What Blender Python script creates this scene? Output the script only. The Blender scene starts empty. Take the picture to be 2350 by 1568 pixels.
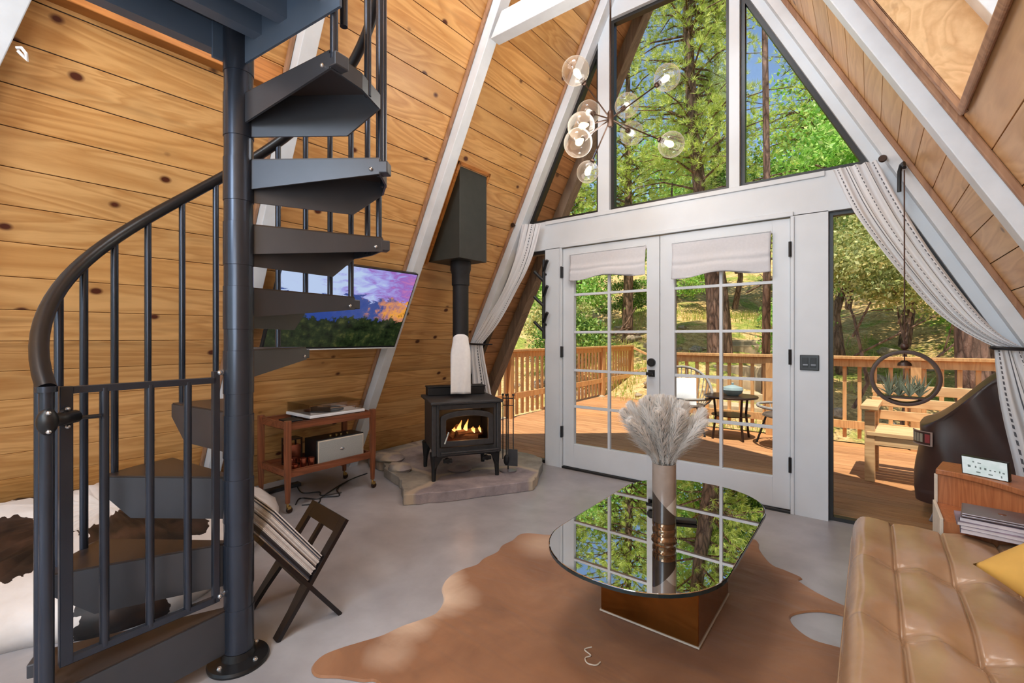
import bpy, bmesh, math, random
import numpy as np
from mathutils import Vector, Matrix
random.seed(7)
PI = math.pi
SC = bpy.context.scene
COL = SC.collection

# ------------------------------------------------------------------ helpers
class MB:
    """collects simple shapes into one mesh"""
    def __init__(self):
        self.v = []; self.f = []; self.uv = {}
    def add(self, vs, fs):
        n = len(self.v)
        self.v += [tuple(p) for p in vs]
        self.f += [tuple(i + n for i in f) for f in fs]
        return self
    def box(self, x0, x1, y0, y1, z0, z1):
        vs = [(x0,y0,z0),(x1,y0,z0),(x1,y1,z0),(x0,y1,z0),(x0,y0,z1),(x1,y0,z1),(x1,y1,z1),(x0,y1,z1)]
        return self.add(vs, [(0,3,2,1),(4,5,6,7),(0,1,5,4),(1,2,6,5),(2,3,7,6),(3,0,4,7)])
    def obox(self, c, ax, ay, az, hx, hy, hz):
        c = Vector(c); ax = Vector(ax).normalized(); ay = Vector(ay).normalized(); az = Vector(az).normalized()
        vs = []
        for sz in (-1, 1):
            for sx, sy in ((-1,-1),(1,-1),(1,1),(-1,1)):
                vs.append(c + ax*hx*sx + ay*hy*sy + az*hz*sz)
        return self.add(vs, [(0,3,2,1),(4,5,6,7),(0,1,5,4),(1,2,6,5),(2,3,7,6),(3,0,4,7)])
    def bar(self, a, b, w, d, up=(0,0,1)):
        """square bar from a to b, width w sideways and d along 'up'"""
        a = Vector(a); b = Vector(b); az = (b - a); L = az.length; az.normalize()
        up = Vector(up); ax = az.cross(up)
        if ax.length < 1e-4: ax = az.cross(Vector((1,0,0)))
        ax.normalize(); ay = ax.cross(az).normalized()
        return self.obox((a + b)/2, ax, ay, az, w/2, d/2, L/2)
    def prism(self, poly, fn0, fn1):
        """poly: list of 2D points; fn0/fn1 map a 2D point to 3D for the two ends"""
        n = len(poly)
        vs = [fn0(p) for p in poly] + [fn1(p) for p in poly]
        fs = [tuple(range(n))[::-1], tuple(range(n, 2*n))]
        fs += [(i, (i+1) % n, (i+1) % n + n, i + n) for i in range(n)]
        return self.add(vs, fs)
    def prism_y(self, poly, y0, y1):
        return self.prism(poly, lambda p: (p[0], y0, p[1]), lambda p: (p[0], y1, p[1]))
    def prism_z(self, poly, z0, z1):
        return self.prism(poly, lambda p: (p[0], p[1], z0), lambda p: (p[0], p[1], z1))
    def tube(self, path, r, n=10, cap=True, closed=False):
        path = [Vector(p) for p in path]; m = len(path)
        rr = r if isinstance(r, (list, tuple)) else [r]*m
        base = len(self.v); prev = None
        for i, p in enumerate(path):
            if closed: t = path[(i+1) % m] - path[i-1]
            elif i == 0: t = path[1] - path[0]
            elif i == m-1: t = path[-1] - path[-2]
            else: t = path[i+1] - path[i-1]
            t.normalize()
            if prev is None:
                ref = Vector((0,0,1)) if abs(t.z) < .9 else Vector((1,0,0))
                u = t.cross(ref).normalized()
            else:
                u = prev - t*prev.dot(t)
                if u.length < 1e-5: u = t.cross(Vector((0,0,1)))
                u.normalize()
            prev = u; w = t.cross(u)
            for k in range(n):
                a = 2*PI*k/n
                self.v.append(tuple(p + u*(rr[i]*math.cos(a)) + w*(rr[i]*math.sin(a))))
        segs = m if closed else m-1
        for i in range(segs):
            j = (i+1) % m
            for k in range(n):
                k2 = (k+1) % n
                self.f.append((base+i*n+k, base+i*n+k2, base+j*n+k2, base+j*n+k))
        if cap and not closed:
            self.f.append(tuple(base+k for k in range(n))[::-1])
            self.f.append(tuple(base+(m-1)*n+k for k in range(n)))
        return self
    def cyl(self, a, b, r, n=16):
        return self.tube([a, b], r, n)
    def lathe(self, prof, c=(0,0,0), n=24, axis='z'):
        """prof: list of (radius, height)"""
        base = len(self.v); c = Vector(c); m = len(prof)
        for r, h in prof:
            for k in range(n):
                a = 2*PI*k/n
                if axis == 'z': p = Vector((r*math.cos(a), r*math.sin(a), h))
                elif axis == 'y': p = Vector((r*math.cos(a), h, r*math.sin(a)))
                else: p = Vector((h, r*math.cos(a), r*math.sin(a)))
                self.v.append(tuple(c + p))
        for i in range(m-1):
            for k in range(n):
                k2 = (k+1) % n
                self.f.append((base+i*n+k, base+i*n+k2, base+(i+1)*n+k2, base+(i+1)*n+k))
        if prof[0][0] > 1e-5: self.f.append(tuple(base+k for k in range(n))[::-1])
        if prof[-1][0] > 1e-5: self.f.append(tuple(base+(m-1)*n+k for k in range(n)))
        return self
    def sphere(self, c, r, n=20, m=12, sc=(1,1,1)):
        base = len(self.v)
        for i in range(m+1):
            th = PI*i/m
            for k in range(n):
                a = 2*PI*k/n
                self.v.append((c[0]+sc[0]*r*math.sin(th)*math.cos(a), c[1]+sc[1]*r*math.sin(th)*math.sin(a), c[2]+sc[2]*r*math.cos(th)))
        for i in range(m):
            for k in range(n):
                k2 = (k+1) % n
                self.f.append((base+i*n+k, base+(i+1)*n+k, base+(i+1)*n+k2, base+i*n+k2))
        return self
    def grid(self, fn, nu, nv, uv=False):
        """fn(i/nu, j/nv) -> point"""
        base = len(self.v)
        for j in range(nv+1):
            for i in range(nu+1):
                if uv: self.uv[len(self.v)] = (i/nu, j/nv)
                self.v.append(tuple(fn(i/nu, j/nv)))
        for j in range(nv):
            for i in range(nu):
                a = base + j*(nu+1) + i
                self.f.append((a, a+1, a+nu+2, a+nu+1))
        return self
    def build(self, name, mat, parent=None, smooth=False, bevel=0, solid=0, sub=0, origin=None, angle=35):
        me = bpy.data.meshes.new(name)
        o = bpy.data.objects.new(name, me)
        org = Vector(origin) if origin else Vector((0,0,0))
        if parent is not None:
            o.parent = parent
            org = org  # children live in the parent's local frame
        me.from_pydata([tuple(Vector(p) - org) for p in self.v], [], self.f)
        if origin: o.location = org
        if self.uv:
            l = me.uv_layers.new(name='UVMap')
            for lp in me.loops:
                l.data[lp.index].uv = self.uv.get(lp.vertex_index, (0, 0))
        b = bmesh.new(); b.from_mesh(me)
        bmesh.ops.remove_doubles(b, verts=b.verts, dist=1e-5)
        b.faces.ensure_lookup_table()
        bmesh.ops.recalc_face_normals(b, faces=b.faces)
        b.to_mesh(me); b.free()
        me.materials.append(mat)
        if smooth:
            for p in me.polygons: p.use_smooth = True
            me.set_sharp_from_angle(angle=math.radians(angle))
        COL.objects.link(o)
        if solid:
            s = o.modifiers.new('solid', 'SOLIDIFY'); s.thickness = solid; s.offset = 0
        if bevel:
            m = o.modifiers.new('bevel', 'BEVEL'); m.width = bevel; m.segments = 2; m.limit_method = 'ANGLE'; m.angle_limit = math.radians(40)
        if sub:
            m = o.modifiers.new('sub', 'SUBSURF'); m.levels = sub; m.render_levels = sub
        return o

def np_mesh(name, verts, faces, mat, parent=None, smooth=False):
    """fast mesh from numpy arrays, all faces the same size"""
    me = bpy.data.meshes.new(name)
    verts = np.asarray(verts, dtype=np.float32); faces = np.asarray(faces, dtype=np.int32)
    nf, k = faces.shape
    me.vertices.add(len(verts)); me.vertices.foreach_set('co', verts.ravel())
    me.loops.add(nf*k); me.loops.foreach_set('vertex_index', faces.ravel())
    me.polygons.add(nf); me.polygons.foreach_set('loop_start', np.arange(0, nf*k, k, dtype=np.int32))
    me.update(calc_edges=True); me.validate()
    me.materials.append(mat)
    if smooth:
        for p in me.polygons: p.use_smooth = True
    o = bpy.data.objects.new(name, me); COL.objects.link(o)
    if parent is not None: o.parent = parent
    return o

def tag(o, label=None, cat=None, group=None, kind=None):
    if label: o['label'] = label
    if cat: o['category'] = cat
    if group: o['group'] = group
    if kind: o['kind'] = kind
    return o

def thing(name, label, cat, loc=(0,0,0), rz=0, group=None):
    o = bpy.data.objects.new(name, None)
    o.empty_display_size = .1
    COL.objects.link(o); o.location = loc; o.rotation_euler = (0, 0, rz)
    return tag(o, label, cat, group)

def struct(o, label=None, cat=None):
    return tag(o, label, cat, kind='structure')

def copy_tree(o, parent=None):
    c = o.copy(); COL.objects.link(c)
    if parent is not None: c.parent = parent
    for ch in [x for x in bpy.data.objects if x.parent == o]:
        copy_tree(ch, c)
    return c

def lerp(a, b, t): return a + (b - a)*t
def smooth01(t):
    t = max(0, min(1, t)); return t*t*(3 - 2*t)
def interp(path, t):
    """point at t in 0..1 on a polyline with smooth (Catmull-Rom) passage"""
    n = len(path) - 1; x = min(max(t, 0), .99999)*n; i = int(x); f = x - i
    p0 = Vector(path[max(i-1, 0)]); p1 = Vector(path[i]); p2 = Vector(path[i+1]); p3 = Vector(path[min(i+2, n)])
    return .5*((2*p1) + (p2 - p0)*f + (2*p0 - 5*p1 + 4*p2 - p3)*f*f + (3*p1 - p0 - 3*p2 + p3)*f**3)
# ------------------------------------------------------------------ materials
def newmat(name):
    m = bpy.data.materials.new(name); m.use_nodes = True
    nt = m.node_tree; nt.nodes.clear()
    out = nt.nodes.new('ShaderNodeOutputMaterial')
    return m, nt, out
def rgb(c): return (c[0], c[1], c[2], 1)
def S(r, g, b):
    """sRGB 0-255 to linear"""
    f = lambda x: (x/255/12.92) if x/255 <= .04045 else ((x/255 + .055)/1.055)**2.4
    return (f(r), f(g), f(b))
def principled(nt, out, color=None, rough=.5, metal=0, spec=.5, coat=0):
    p = nt.nodes.new('ShaderNodeBsdfPrincipled')
    if color: p.inputs['Base Color'].default_value = rgb(color)
    p.inputs['Roughness'].default_value = rough; p.inputs['Metallic'].default_value = metal
    p.inputs['Specular IOR Level'].default_value = spec
    p.inputs['Coat Weight'].default_value = coat
    nt.links.new(p.outputs[0], out.inputs[0])
    return p
def ramp(nt, src, stops, mode='LINEAR'):
    r = nt.nodes.new('ShaderNodeValToRGB'); r.color_ramp.interpolation = mode
    e = r.color_ramp.elements
    while len(e) < len(stops): e.new(.5)
    for el, (pos, c) in zip(e, stops):
        el.position = pos; el.color = rgb(c) if len(c) == 3 else c
    nt.links.new(src, r.inputs[0]); return r
def noise(nt, vec, scale, detail=4, rough=.5, dist=0):
    n = nt.nodes.new('ShaderNodeTexNoise'); n.inputs['Scale'].default_value = scale
    n.inputs['Detail'].default_value = detail; n.inputs['Roughness'].default_value = rough; n.inputs['Distortion'].default_value = dist
    if vec is not None: nt.links.new(vec, n.inputs['Vector'])
    return n
def math_(nt, op, a, b=None, c=None, clamp=False):
    n = nt.nodes.new('ShaderNodeMath'); n.operation = op; n.use_clamp = clamp
    for i, x in enumerate((a, b, c)):
        if x is None: continue
        if isinstance(x, (int, float)): n.inputs[i].default_value = x
        else: nt.links.new(x, n.inputs[i])
    return n.outputs[0]
def mix(nt, fac, a, b, blend='MIX'):
    n = nt.nodes.new('ShaderNodeMix'); n.data_type = 'RGBA'; n.blend_type = blend
    for i, x in ((0, fac), (6, a), (7, b)):
        if isinstance(x, (int, float)): n.inputs[i].default_value = x
        elif isinstance(x, tuple): n.inputs[i].default_value = rgb(x)
        else: nt.links.new(x, n.inputs[i])
    return n.outputs[2]
def coords(nt, kind='Object'):
    return nt.nodes.new('ShaderNodeTexCoord').outputs[kind]
def mapping(nt, vec, scale=(1,1,1), rot=(0,0,0), loc=(0,0,0)):
    m = nt.nodes.new('ShaderNodeMapping'); m.inputs['Scale'].default_value = scale
    m.inputs['Rotation'].default_value = rot; m.inputs['Location'].default_value = loc
    nt.links.new(vec, m.inputs['Vector']); return m.outputs[0]
def bump(nt, p, h, strength=.3, dist=.01):
    b = nt.nodes.new('ShaderNodeBump'); b.inputs['Strength'].default_value = strength; b.inputs['Distance'].default_value = dist
    nt.links.new(h, b.inputs['Height']); nt.links.new(b.outputs[0], p.inputs['Normal'])
def plain(name, color, rough=.5, metal=0, spec=.5, var=.06, scale=14, coat=0, bumps=0):
    """a plain material with a slight procedural unevenness"""
    m, nt, out = newmat(name)
    p = principled(nt, out, color, rough, metal, spec, coat)
    n = noise(nt, coords(nt), scale, 5)
    d = tuple(max(0, x*(1 - var*2)) for x in color); l = tuple(min(1, x*(1 + var)) for x in color)
    r = ramp(nt, n.outputs[0], [(.3, d), (.7, l)])
    nt.links.new(r.outputs[0], p.inputs['Base Color'])
    if bumps: bump(nt, p, n.outputs[0], bumps, .005)
    return m
def island_vec(nt, vec, amt=37.0):
    g = nt.nodes.new('ShaderNodeNewGeometry')
    s = nt.nodes.new('ShaderNodeVectorMath'); s.operation = 'SCALE'
    c = nt.nodes.new('ShaderNodeCombineXYZ')
    for i in range(3): nt.links.new(g.outputs['Random Per Island'], c.inputs[i])
    nt.links.new(c.outputs[0], s.inputs[0]); s.inputs['Scale'].default_value = amt
    a = nt.nodes.new('ShaderNodeVectorMath'); a.operation = 'ADD'
    nt.links.new(vec, a.inputs[0]); nt.links.new(s.outputs[0], a.inputs[1])
    return a.outputs[0], g.outputs['Random Per Island']
def wood(name, light, dark, knot=None, axis='y', rough=.4, stretch=9, tone=.35, knots=5.5, size=.16, spec=.4, grain=14):
    """boards: every island is one board with its own tone, grain and knots"""
    m, nt, out = newmat(name)
    p = principled(nt, out, light, rough, 0, spec)
    v, rnd = island_vec(nt, coords(nt))
    sc = {'x': (1/stretch,1,1), 'y': (1,1/stretch,1), 'z': (1,1,1/stretch)}[axis]
    col = None
    if knot:
        vs = {'x': (.72,1,1), 'y': (1,.72,1), 'z': (1,1,.72)}[axis]
        vo = nt.nodes.new('ShaderNodeTexVoronoi'); vo.inputs['Scale'].default_value = knots
        nt.links.new(mapping(nt, v, vs), vo.inputs['Vector'])
        dist = vo.outputs['Distance']
        halo = ramp(nt, dist, [(0, (1,1,1)), (size*2.6, (0,0,0))])
        core = ramp(nt, dist, [(size*.55, (1,1,1)), (size, (0,0,0))])
    gv = mapping(nt, v, sc)
    n1 = noise(nt, gv, grain, 6, .6, .4)
    n2 = noise(nt, gv, grain*.25, 3, .5, 1.2)
    if knot:
        ad = math_(nt, 'ADD', n1.outputs[0], math_(nt, 'MULTIPLY', halo.outputs[0], .16))
    else: ad = n1.outputs[0]
    w = math_(nt, 'FRACT', math_(nt, 'MULTIPLY', math_(nt, 'ADD', n2.outputs[0], math_(nt, 'MULTIPLY', ad, .12)), 11))
    w = ramp(nt, w, [(0, (0,0,0)), (.7, (1,1,1)), (1, (0,0,0))])
    f = math_(nt, 'ADD', math_(nt, 'MULTIPLY', w.outputs[0], .45), math_(nt, 'MULTIPLY', ad, .7), clamp=True)
    base = ramp(nt, f, [(.2, dark), (.8, light)])
    if knot:
        ns = noise(nt, mapping(nt, v, tuple(x*(1 if x == 1 else .35) for x in sc)), 7, 3, .5, .6)
        st_ = ramp(nt, ns.outputs[0], [(.60, (0,0,0)), (.74, (.55,)*3)])
        base_c = mix(nt, st_.outputs[0], base.outputs[0], tuple(x*.5 for x in dark))
    else: base_c = base.outputs[0]
    tone_r = ramp(nt, rnd, [(0, tuple(1 - tone*x for x in (1, 1.15, 1.35))), (.55, (1,1,1)), (1, (1.0, .93, .82))])
    col = mix(nt, 1, base_c, tone_r.outputs[0], 'MULTIPLY')
    if knot:
        col = mix(nt, math_(nt, 'MULTIPLY', halo.outputs[0], .38), col, tuple(x*.62 for x in dark))
        col = mix(nt, core.outputs[0], col, knot)
    nt.links.new(col, p.inputs['Base Color'])
    bump(nt, p, n1.outputs[0], .08, .004)
    return m

M = {}
M['pine'] = wood('knotty_pine', S(226,176,114), S(192,136,76), S(84,40,24), 'y', .36, 9, .34, 5.8, .135)
M['pine_right'] = wood('pale_pine', S(230,188,138), S(204,156,106), S(130,94,74), 'y', .33, 9, .16, 4.6, .10)
M['pine_out'] = wood('soffit_pine', S(206,150,104), S(170,116,76), S(110,72,46), 'y', .6, 9, .3, 4.4, .13)
M['trim_wood'] = wood('stained_trim', S(182,140,108), S(148,108,82), None, 'z', .5, 8, .2)
M['shade_band_trim'] = wood('shade_band_and_flue_trim', S(196,128,62), S(158,96,40), S(84,40,18), 'y', .45, 9, .2)  # darker tone imitates loft shade on the wall; also the flue box trim
M['fascia'] = wood('weathered_fascia', S(150,126,108), S(118,96,82), None, 'z', .7, 8, .2)
M['deck'] = wood('deck_boards', S(200,146,98), S(170,116,74), S(140,92,60), 'x', .65, 10, .22, 3, .1)
M['rail_wood'] = wood('railing_wood', S(224,170,112), S(192,136,82), None, 'z', .6, 8, .25)
M['bench_wood'] = wood('bench_wood', S(232,190,140), S(205,156,108), None, 'x', .6, 8, .2)
M['teak'] = wood('teak', S(140,84,56), S(102,58,38), None, 'y', .35, 8, .15)
M['teak_z'] = wood('teak_upright', S(146,88,58), S(108,62,40), None, 'z', .35, 8, .15)
M['veneer'] = wood('walnut_veneer', S(186,120,76), S(158,94,58), None, 'z', .4, 8, .1, grain=30)
M['log'] = wood('fire_log', S(150,110,80), S(70,46,34), None, 'x', .8, 5, .3)
M['white'] = plain('white_paint', S(216,221,226), .45, var=.02, scale=5)
M['white_rafter'] = plain('white_rafter_paint', S(222,227,232), .4, var=.04, scale=9)
M['black_frame'] = plain('black_window_frame', S(34,32,30), .4)
M['steel'] = plain('black_steel', S(66,72,84), .27, .65, .6, var=.08, scale=5)
M['steel_tread'] = plain('grey_black_steel_tread', S(80,82,88), .36, .45, .6, var=.06, scale=5)
M['steel_top'] = plain('brown_black_tread_top', S(66,54,48), .35, .2, .6, var=.06, scale=5)
M['steel_bounce_lit'] = plain('bounce_lit_steel', S(92,106,124), .4, .15, .5, var=.06, scale=5)  # lighter copy of the stair steel, bluish bounce light put into its colour
M['bolt'] = plain('bright_bolt', S(210,210,210), .25, .9)
M['rubber'] = plain('black_rubber', S(24,22,24), .35, 0, .5)
M['black'] = plain('black_plastic', S(22,22,24), .4)
M['iron'] = plain('cast_iron', S(62,62,64), .5, .3, .5, var=.1, scale=30)
M['iron_dark'] = plain('dark_cast_iron', S(36,35,36), .55, .2, .4, var=.1, scale=30)
M['box_black'] = plain('flue_box_black', S(58,58,52), .55, .1, .4)
M['chrome'] = plain('chrome', S(220,220,222), .15, 1)
M['brass'] = plain('brass', S(206,172,104), .25, .9)
M['copper'] = plain('copper', S(200,120,92), .22, .95)
M['bronze_dark'] = plain('dark_bronze', S(70,52,42), .35, .7)
M['black_wood'] = plain('black_stained_wood', S(26,20,20), .3, 0, .5, var=.1)
M['plate_black'] = plain('black_switch_plate', S(28,28,32), .3)
M['grey_slot'] = plain('grey_switch_rocker', S(140,146,156), .4)
M['cushion_yellow'] = plain('mustard_velvet', S(216,170,84), .75, var=.1, scale=6)
M['fabric_white'] = plain('white_cotton', S(240,238,236), .9, var=.02, scale=40)
M['cover'] = plain('brown_grill_cover', S(78,52,46), .36, 0, .5, var=.12, scale=6)
M['aluminium'] = plain('laptop_grey', S(142,132,134), .35, .7)
M['paper'] = plain('paper', S(226,220,222), .8)
M['speaker_grey'] = plain('grey_speaker_cloth', S(168,170,166), .8, var=.05, scale=160)
M['cream'] = plain('cream_edge', S(220,208,190), .6)
M['white_gloss'] = plain('white_gloss', S(238,240,242), .2)
M['wicker'] = plain('grey_wicker', S(150,142,132), .7)
M['rope_dark'] = plain('dark_rattan', S(92,78,66), .6)
M['concrete_bowl'] = plain('grey_green_glaze', S(150,166,164), .4)
M['stone_step'] = plain('step_stone', S(190,164,128), .9, var=.15, scale=6, bumps=.4)
M['rock'] = plain('hillside_rock', S(178,156,128), .9, var=.25, scale=5, bumps=.6)
M['ring_wood'] = plain('dark_bent_wood', S(74,50,40), .4, var=.12)
M['cord'] = plain('brown_cord', S(88,62,50), .8)
M['air_plant'] = plain('silvery_air_plant', S(158,168,140), .7, var=.15)
M['display_edge'] = plain('display_black', S(16,16,18), .3)
M['orange_leather'] = plain('orange_leather_patch', S(206,112,72), .6)
M['clip'] = plain('white_clip', S(240,238,238), .35)

def mat_concrete():
    m, nt, out = newmat('polished_concrete')
    p = principled(nt, out, S(190,182,180), .28, 0, .45)
    c = coords(nt)
    n1 = noise(nt, c, 1.6, 7, .55, .3); n2 = noise(nt, c, 7, 5, .55)
    f = math_(nt, 'ADD', math_(nt, 'MULTIPLY', n1.outputs[0], .75), math_(nt, 'MULTIPLY', n2.outputs[0], .25))
    r = ramp(nt, f, [(.34, S(146,142,144)), (.5, S(164,161,163)), (.66, S(182,180,182))])
    nt.links.new(r.outputs[0], p.inputs['Base Color'])
    p.inputs['Roughness'].default_value = .32
    return m
M['concrete'] = mat_concrete()

def mat_glass(name, tint=(1,1,1), refl=1.0, rough=0.0, base=.02):
    """thin clear pane: see-through with mirror reflection growing at grazing angles"""
    m, nt, out = newmat(name)
    t = nt.nodes.new('ShaderNodeBsdfTransparent'); t.inputs[0].default_value = rgb(tint)
    g = nt.nodes.new('ShaderNodeBsdfGlossy'); g.inputs['Roughness'].default_value = rough
    fr = nt.nodes.new('ShaderNodeLayerWeight'); fr.inputs[0].default_value = .12
    f = math_(nt, 'ADD', math_(nt, 'MULTIPLY', fr.outputs['Facing'], refl*.0), math_(nt, 'MULTIPLY', fr.outputs['Fresnel'], refl), clamp=True)
    f = math_(nt, 'ADD', f, base, clamp=True)
    mx = nt.nodes.new('ShaderNodeMixShader')
    nt.links.new(f, mx.inputs[0]); nt.links.new(t.outputs[0], mx.inputs[1]); nt.links.new(g.outputs[0], mx.inputs[2])
    nt.links.new(mx.outputs[0], out.inputs[0])
    return m
M['glass'] = mat_glass('window_glass', (.97,.98,.97), .35, 0, 0.0)
def mat_globe():
    m, nt, out = newmat('amber_globe_glass')
    t = nt.nodes.new('ShaderNodeBsdfTransparent'); t.inputs[0].default_value = (.98,.95,.9,1)
    g = nt.nodes.new('ShaderNodeBsdfGlossy'); g.inputs['Roughness'].default_value = .06
    d = nt.nodes.new('ShaderNodeBsdfTranslucent'); d.inputs[0].default_value = (1,.93,.82,1)
    d2 = nt.nodes.new('ShaderNodeBsdfDiffuse'); d2.inputs[0].default_value = (1,.95,.88,1)
    lw = nt.nodes.new('ShaderNodeLayerWeight'); lw.inputs[0].default_value = .3
    k = math_(nt, 'ADD', .10, math_(nt, 'MULTIPLY', math_(nt, 'POWER', lw.outputs['Facing'], 2.0), .9), clamp=True)
    a = nt.nodes.new('ShaderNodeMixShader'); a.inputs[0].default_value = .5
    nt.links.new(d.outputs[0], a.inputs[1]); nt.links.new(d2.outputs[0], a.inputs[2])
    b = nt.nodes.new('ShaderNodeMixShader'); b.inputs[0].default_value = .45
    nt.links.new(a.outputs[0], b.inputs[1]); nt.links.new(g.outputs[0], b.inputs[2])
    mx = nt.nodes.new('ShaderNodeMixShader'); nt.links.new(k, mx.inputs[0])
    nt.links.new(t.outputs[0], mx.inputs[1]); nt.links.new(b.outputs[0], mx.inputs[2]); nt.links.new(mx.outputs[0], out.inputs[0])
    return m
M['globe_glass'] = mat_globe()
M['acrylic'] = mat_glass('acrylic_lid', (.985,.97,.955), .8, 0, .05)
M['table_glass'] = mat_glass('mirrored_smoke_glass', (.6,.6,.58), 1.0, .004, .80)
M['stove_glass'] = mat_glass('stove_glass', (.9,.85,.8), .5, .02, .02)

def mat_bronze():
    m, nt, out = newmat('bronze_mirror')
    p = principled(nt, out, S(160,104,44), .09, .92, .5)
    n = noise(nt, coords(nt), 5, 4)
    r = ramp(nt, n.outputs[0], [(.3, S(126,78,30)), (.7, S(168,112,52))]); nt.links.new(r.outputs[0], p.inputs['Base Color'])
    return m
M['bronze_mirror'] = mat_bronze()

def mat_leather():
    m, nt, out = newmat('tan_leather')
    p = principled(nt, out, S(182,138,92), .26, 0, .6, .35); p.inputs['Coat Roughness'].default_value = .22
    c = coords(nt)
    n1 = noise(nt, c, 3.2, 5, .6); n2 = noise(nt, c, 260, 3)
    r = ramp(nt, n1.outputs[0], [(.3, S(160,122,90)), (.7, S(184,150,118))])
    nt.links.new(r.outputs[0], p.inputs['Base Color'])
    bump(nt, p, n2.outputs[0], .12, .001)
    return m
M['leather'] = mat_leather()

def mat_hide():
    """brown hair-on hide with cream belly patches near its edge"""
    m, nt, out = newmat('brown_cowhide')
    p = principled(nt, out, S(160,106,72), .55, 0, .35)
    p.inputs['Sheen Weight'].default_value = .25
    c = coords(nt)
    n1 = noise(nt, c, 2.6, 6, .6, .6); n3 = noise(nt, mapping(nt, c, (60,9,9), (0,0,.6)), 3, 5)
    r = ramp(nt, n1.outputs[0], [(.3, S(130,86,54)), (.55, S(153,105,69)), (.75, S(172,125,88))])
    f = mix(nt, math_(nt, 'MULTIPLY', n3.outputs[0], .10), r.outputs[0], S(128,82,54))
    col = f
    for (x, y, rad, s) in ((-1.60, 1.50, .20, 1), (-1.70, 1.62, .15, .9), (-1.55, 1.30, .15, .75), (-1.52, 2.28, .2, .5), (-1.45, 1.12, .10, .35)):
        d = nt.nodes.new('ShaderNodeVectorMath'); d.operation = 'DISTANCE'
        nt.links.new(c, d.inputs[0]); d.inputs[1].default_value = (x, y, .012)
        dd = math_(nt, 'ADD', d.outputs['Value'], math_(nt, 'MULTIPLY', math_(nt, 'SUBTRACT', n1.outputs[0], .5), .22))
        k = ramp(nt, math_(nt, 'DIVIDE', dd, rad), [(.2, (s,)*3), (1, (0,0,0))])
        col = mix(nt, k.outputs[0], col, S(226,196,168))
    nt.links.new(col, p.inputs['Base Color'])
    nw = noise(nt, mapping(nt, c, (1.1,3.2,1), (0,0,.5)), 2.2, 2, .4, 1.6)
    bump(nt, p, math_(nt, 'ADD', math_(nt, 'MULTIPLY', n3.outputs[0], .015), nw.outputs[0]), .16, .05)
    return m
M['hide'] = mat_hide()

def mat_cow():
    m, nt, out = newmat('black_white_cowhide')
    p = principled(nt, out, S(220,212,206), .5, 0, .4)
    c = coords(nt)
    n0 = noise(nt, c, 30, 4)
    cc = nt.nodes.new('ShaderNodeVectorMath'); cc.operation = 'MULTIPLY_ADD'
    nt.links.new(n0.outputs['Color'], cc.inputs[0]); cc.inputs[1].default_value = (.05,.05,.05); nt.links.new(c, cc.inputs[2])
    n2 = noise(nt, c, 6, 5)
    dark = ramp(nt, n2.outputs[0], [(.35, S(20,15,14)), (.7, S(74,52,40))])
    nd = noise(nt, c, 3.0, 4, .6)
    kk = None
    for (x, y, rad) in ((.10,-.60,.30),(-.50,-.42,.22),(.70,-.27,.16),(.28,-.10,.25),(.45,-.95,.2),(-.3,.3,.2),(-.1,-1.15,.2)):
        d = nt.nodes.new('ShaderNodeVectorMath'); d.operation = 'DISTANCE'
        fl = nt.nodes.new('ShaderNodeVectorMath'); fl.operation = 'MULTIPLY'; nt.links.new(cc.outputs[0], fl.inputs[0]); fl.inputs[1].default_value = (1,1,.35)
        nt.links.new(fl.outputs[0], d.inputs[0]); d.inputs[1].default_value = (x, y, .07)
        q = math_(nt, 'LESS_THAN', math_(nt, 'ADD', d.outputs['Value'], math_(nt, 'MULTIPLY', math_(nt, 'SUBTRACT', nd.outputs[0], .5), .35)), rad)
        kk = q if kk is None else math_(nt, 'MAXIMUM', kk, q)
    white = ramp(nt, n2.outputs[0], [(.3, S(214,204,196)), (.7, S(238,232,228))])
    nt.links.new(mix(nt, kk, white.outputs[0], dark.outputs[0]), p.inputs['Base Color'])
    n3 = noise(nt, mapping(nt, c, (40,8,8)), 4, 4)
    bump(nt, p, n3.outputs[0], .2, .003)
    return m
M['cow'] = mat_cow()

def mat_flag():
    m, nt, out = newmat('flagstone')
    p = principled(nt, out, S(150,136,126), .7, 0, .4)
    c = coords(nt)
    n = noise(nt, c, 5, 8, .65); n2 = noise(nt, c, 2.2, 3)
    w = nt.nodes.new('ShaderNodeVectorMath'); w.operation = 'MULTIPLY_ADD'
    nt.links.new(n2.outputs['Color'], w.inputs[0]); w.inputs[1].default_value = (.25,.25,0); nt.links.new(c, w.inputs[2])
    vo = nt.nodes.new('ShaderNodeTexVoronoi'); vo.feature = 'DISTANCE_TO_EDGE'; vo.voronoi_dimensions = '2D'; vo.inputs['Scale'].default_value = 1.15
    nt.links.new(w.outputs[0], vo.inputs['Vector'])
    vc = nt.nodes.new('ShaderNodeTexVoronoi'); vc.voronoi_dimensions = '2D'; vc.inputs['Scale'].default_value = 1.15
    nt.links.new(w.outputs[0], vc.inputs['Vector'])
    r = ramp(nt, n.outputs[0], [(.3, S(122,114,108)), (.5, S(152,142,134)), (.7, S(178,164,152))])
    t = mix(nt, .12, r.outputs[0], vc.outputs['Color'], 'SOFT_LIGHT')
    k = ramp(nt, vo.outputs['Distance'], [(.02, (1,1,1)), (.05, (0,0,0))])
    nt.links.new(mix(nt, k.outputs[0], t, S(182,166,146)), p.inputs['Base Color'])
    bump(nt, p, math_(nt, 'SUBTRACT', n.outputs[0], math_(nt, 'MULTIPLY', k.outputs[0], .35)), .5, .02)
    return m
M['flag'] = mat_flag()

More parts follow.
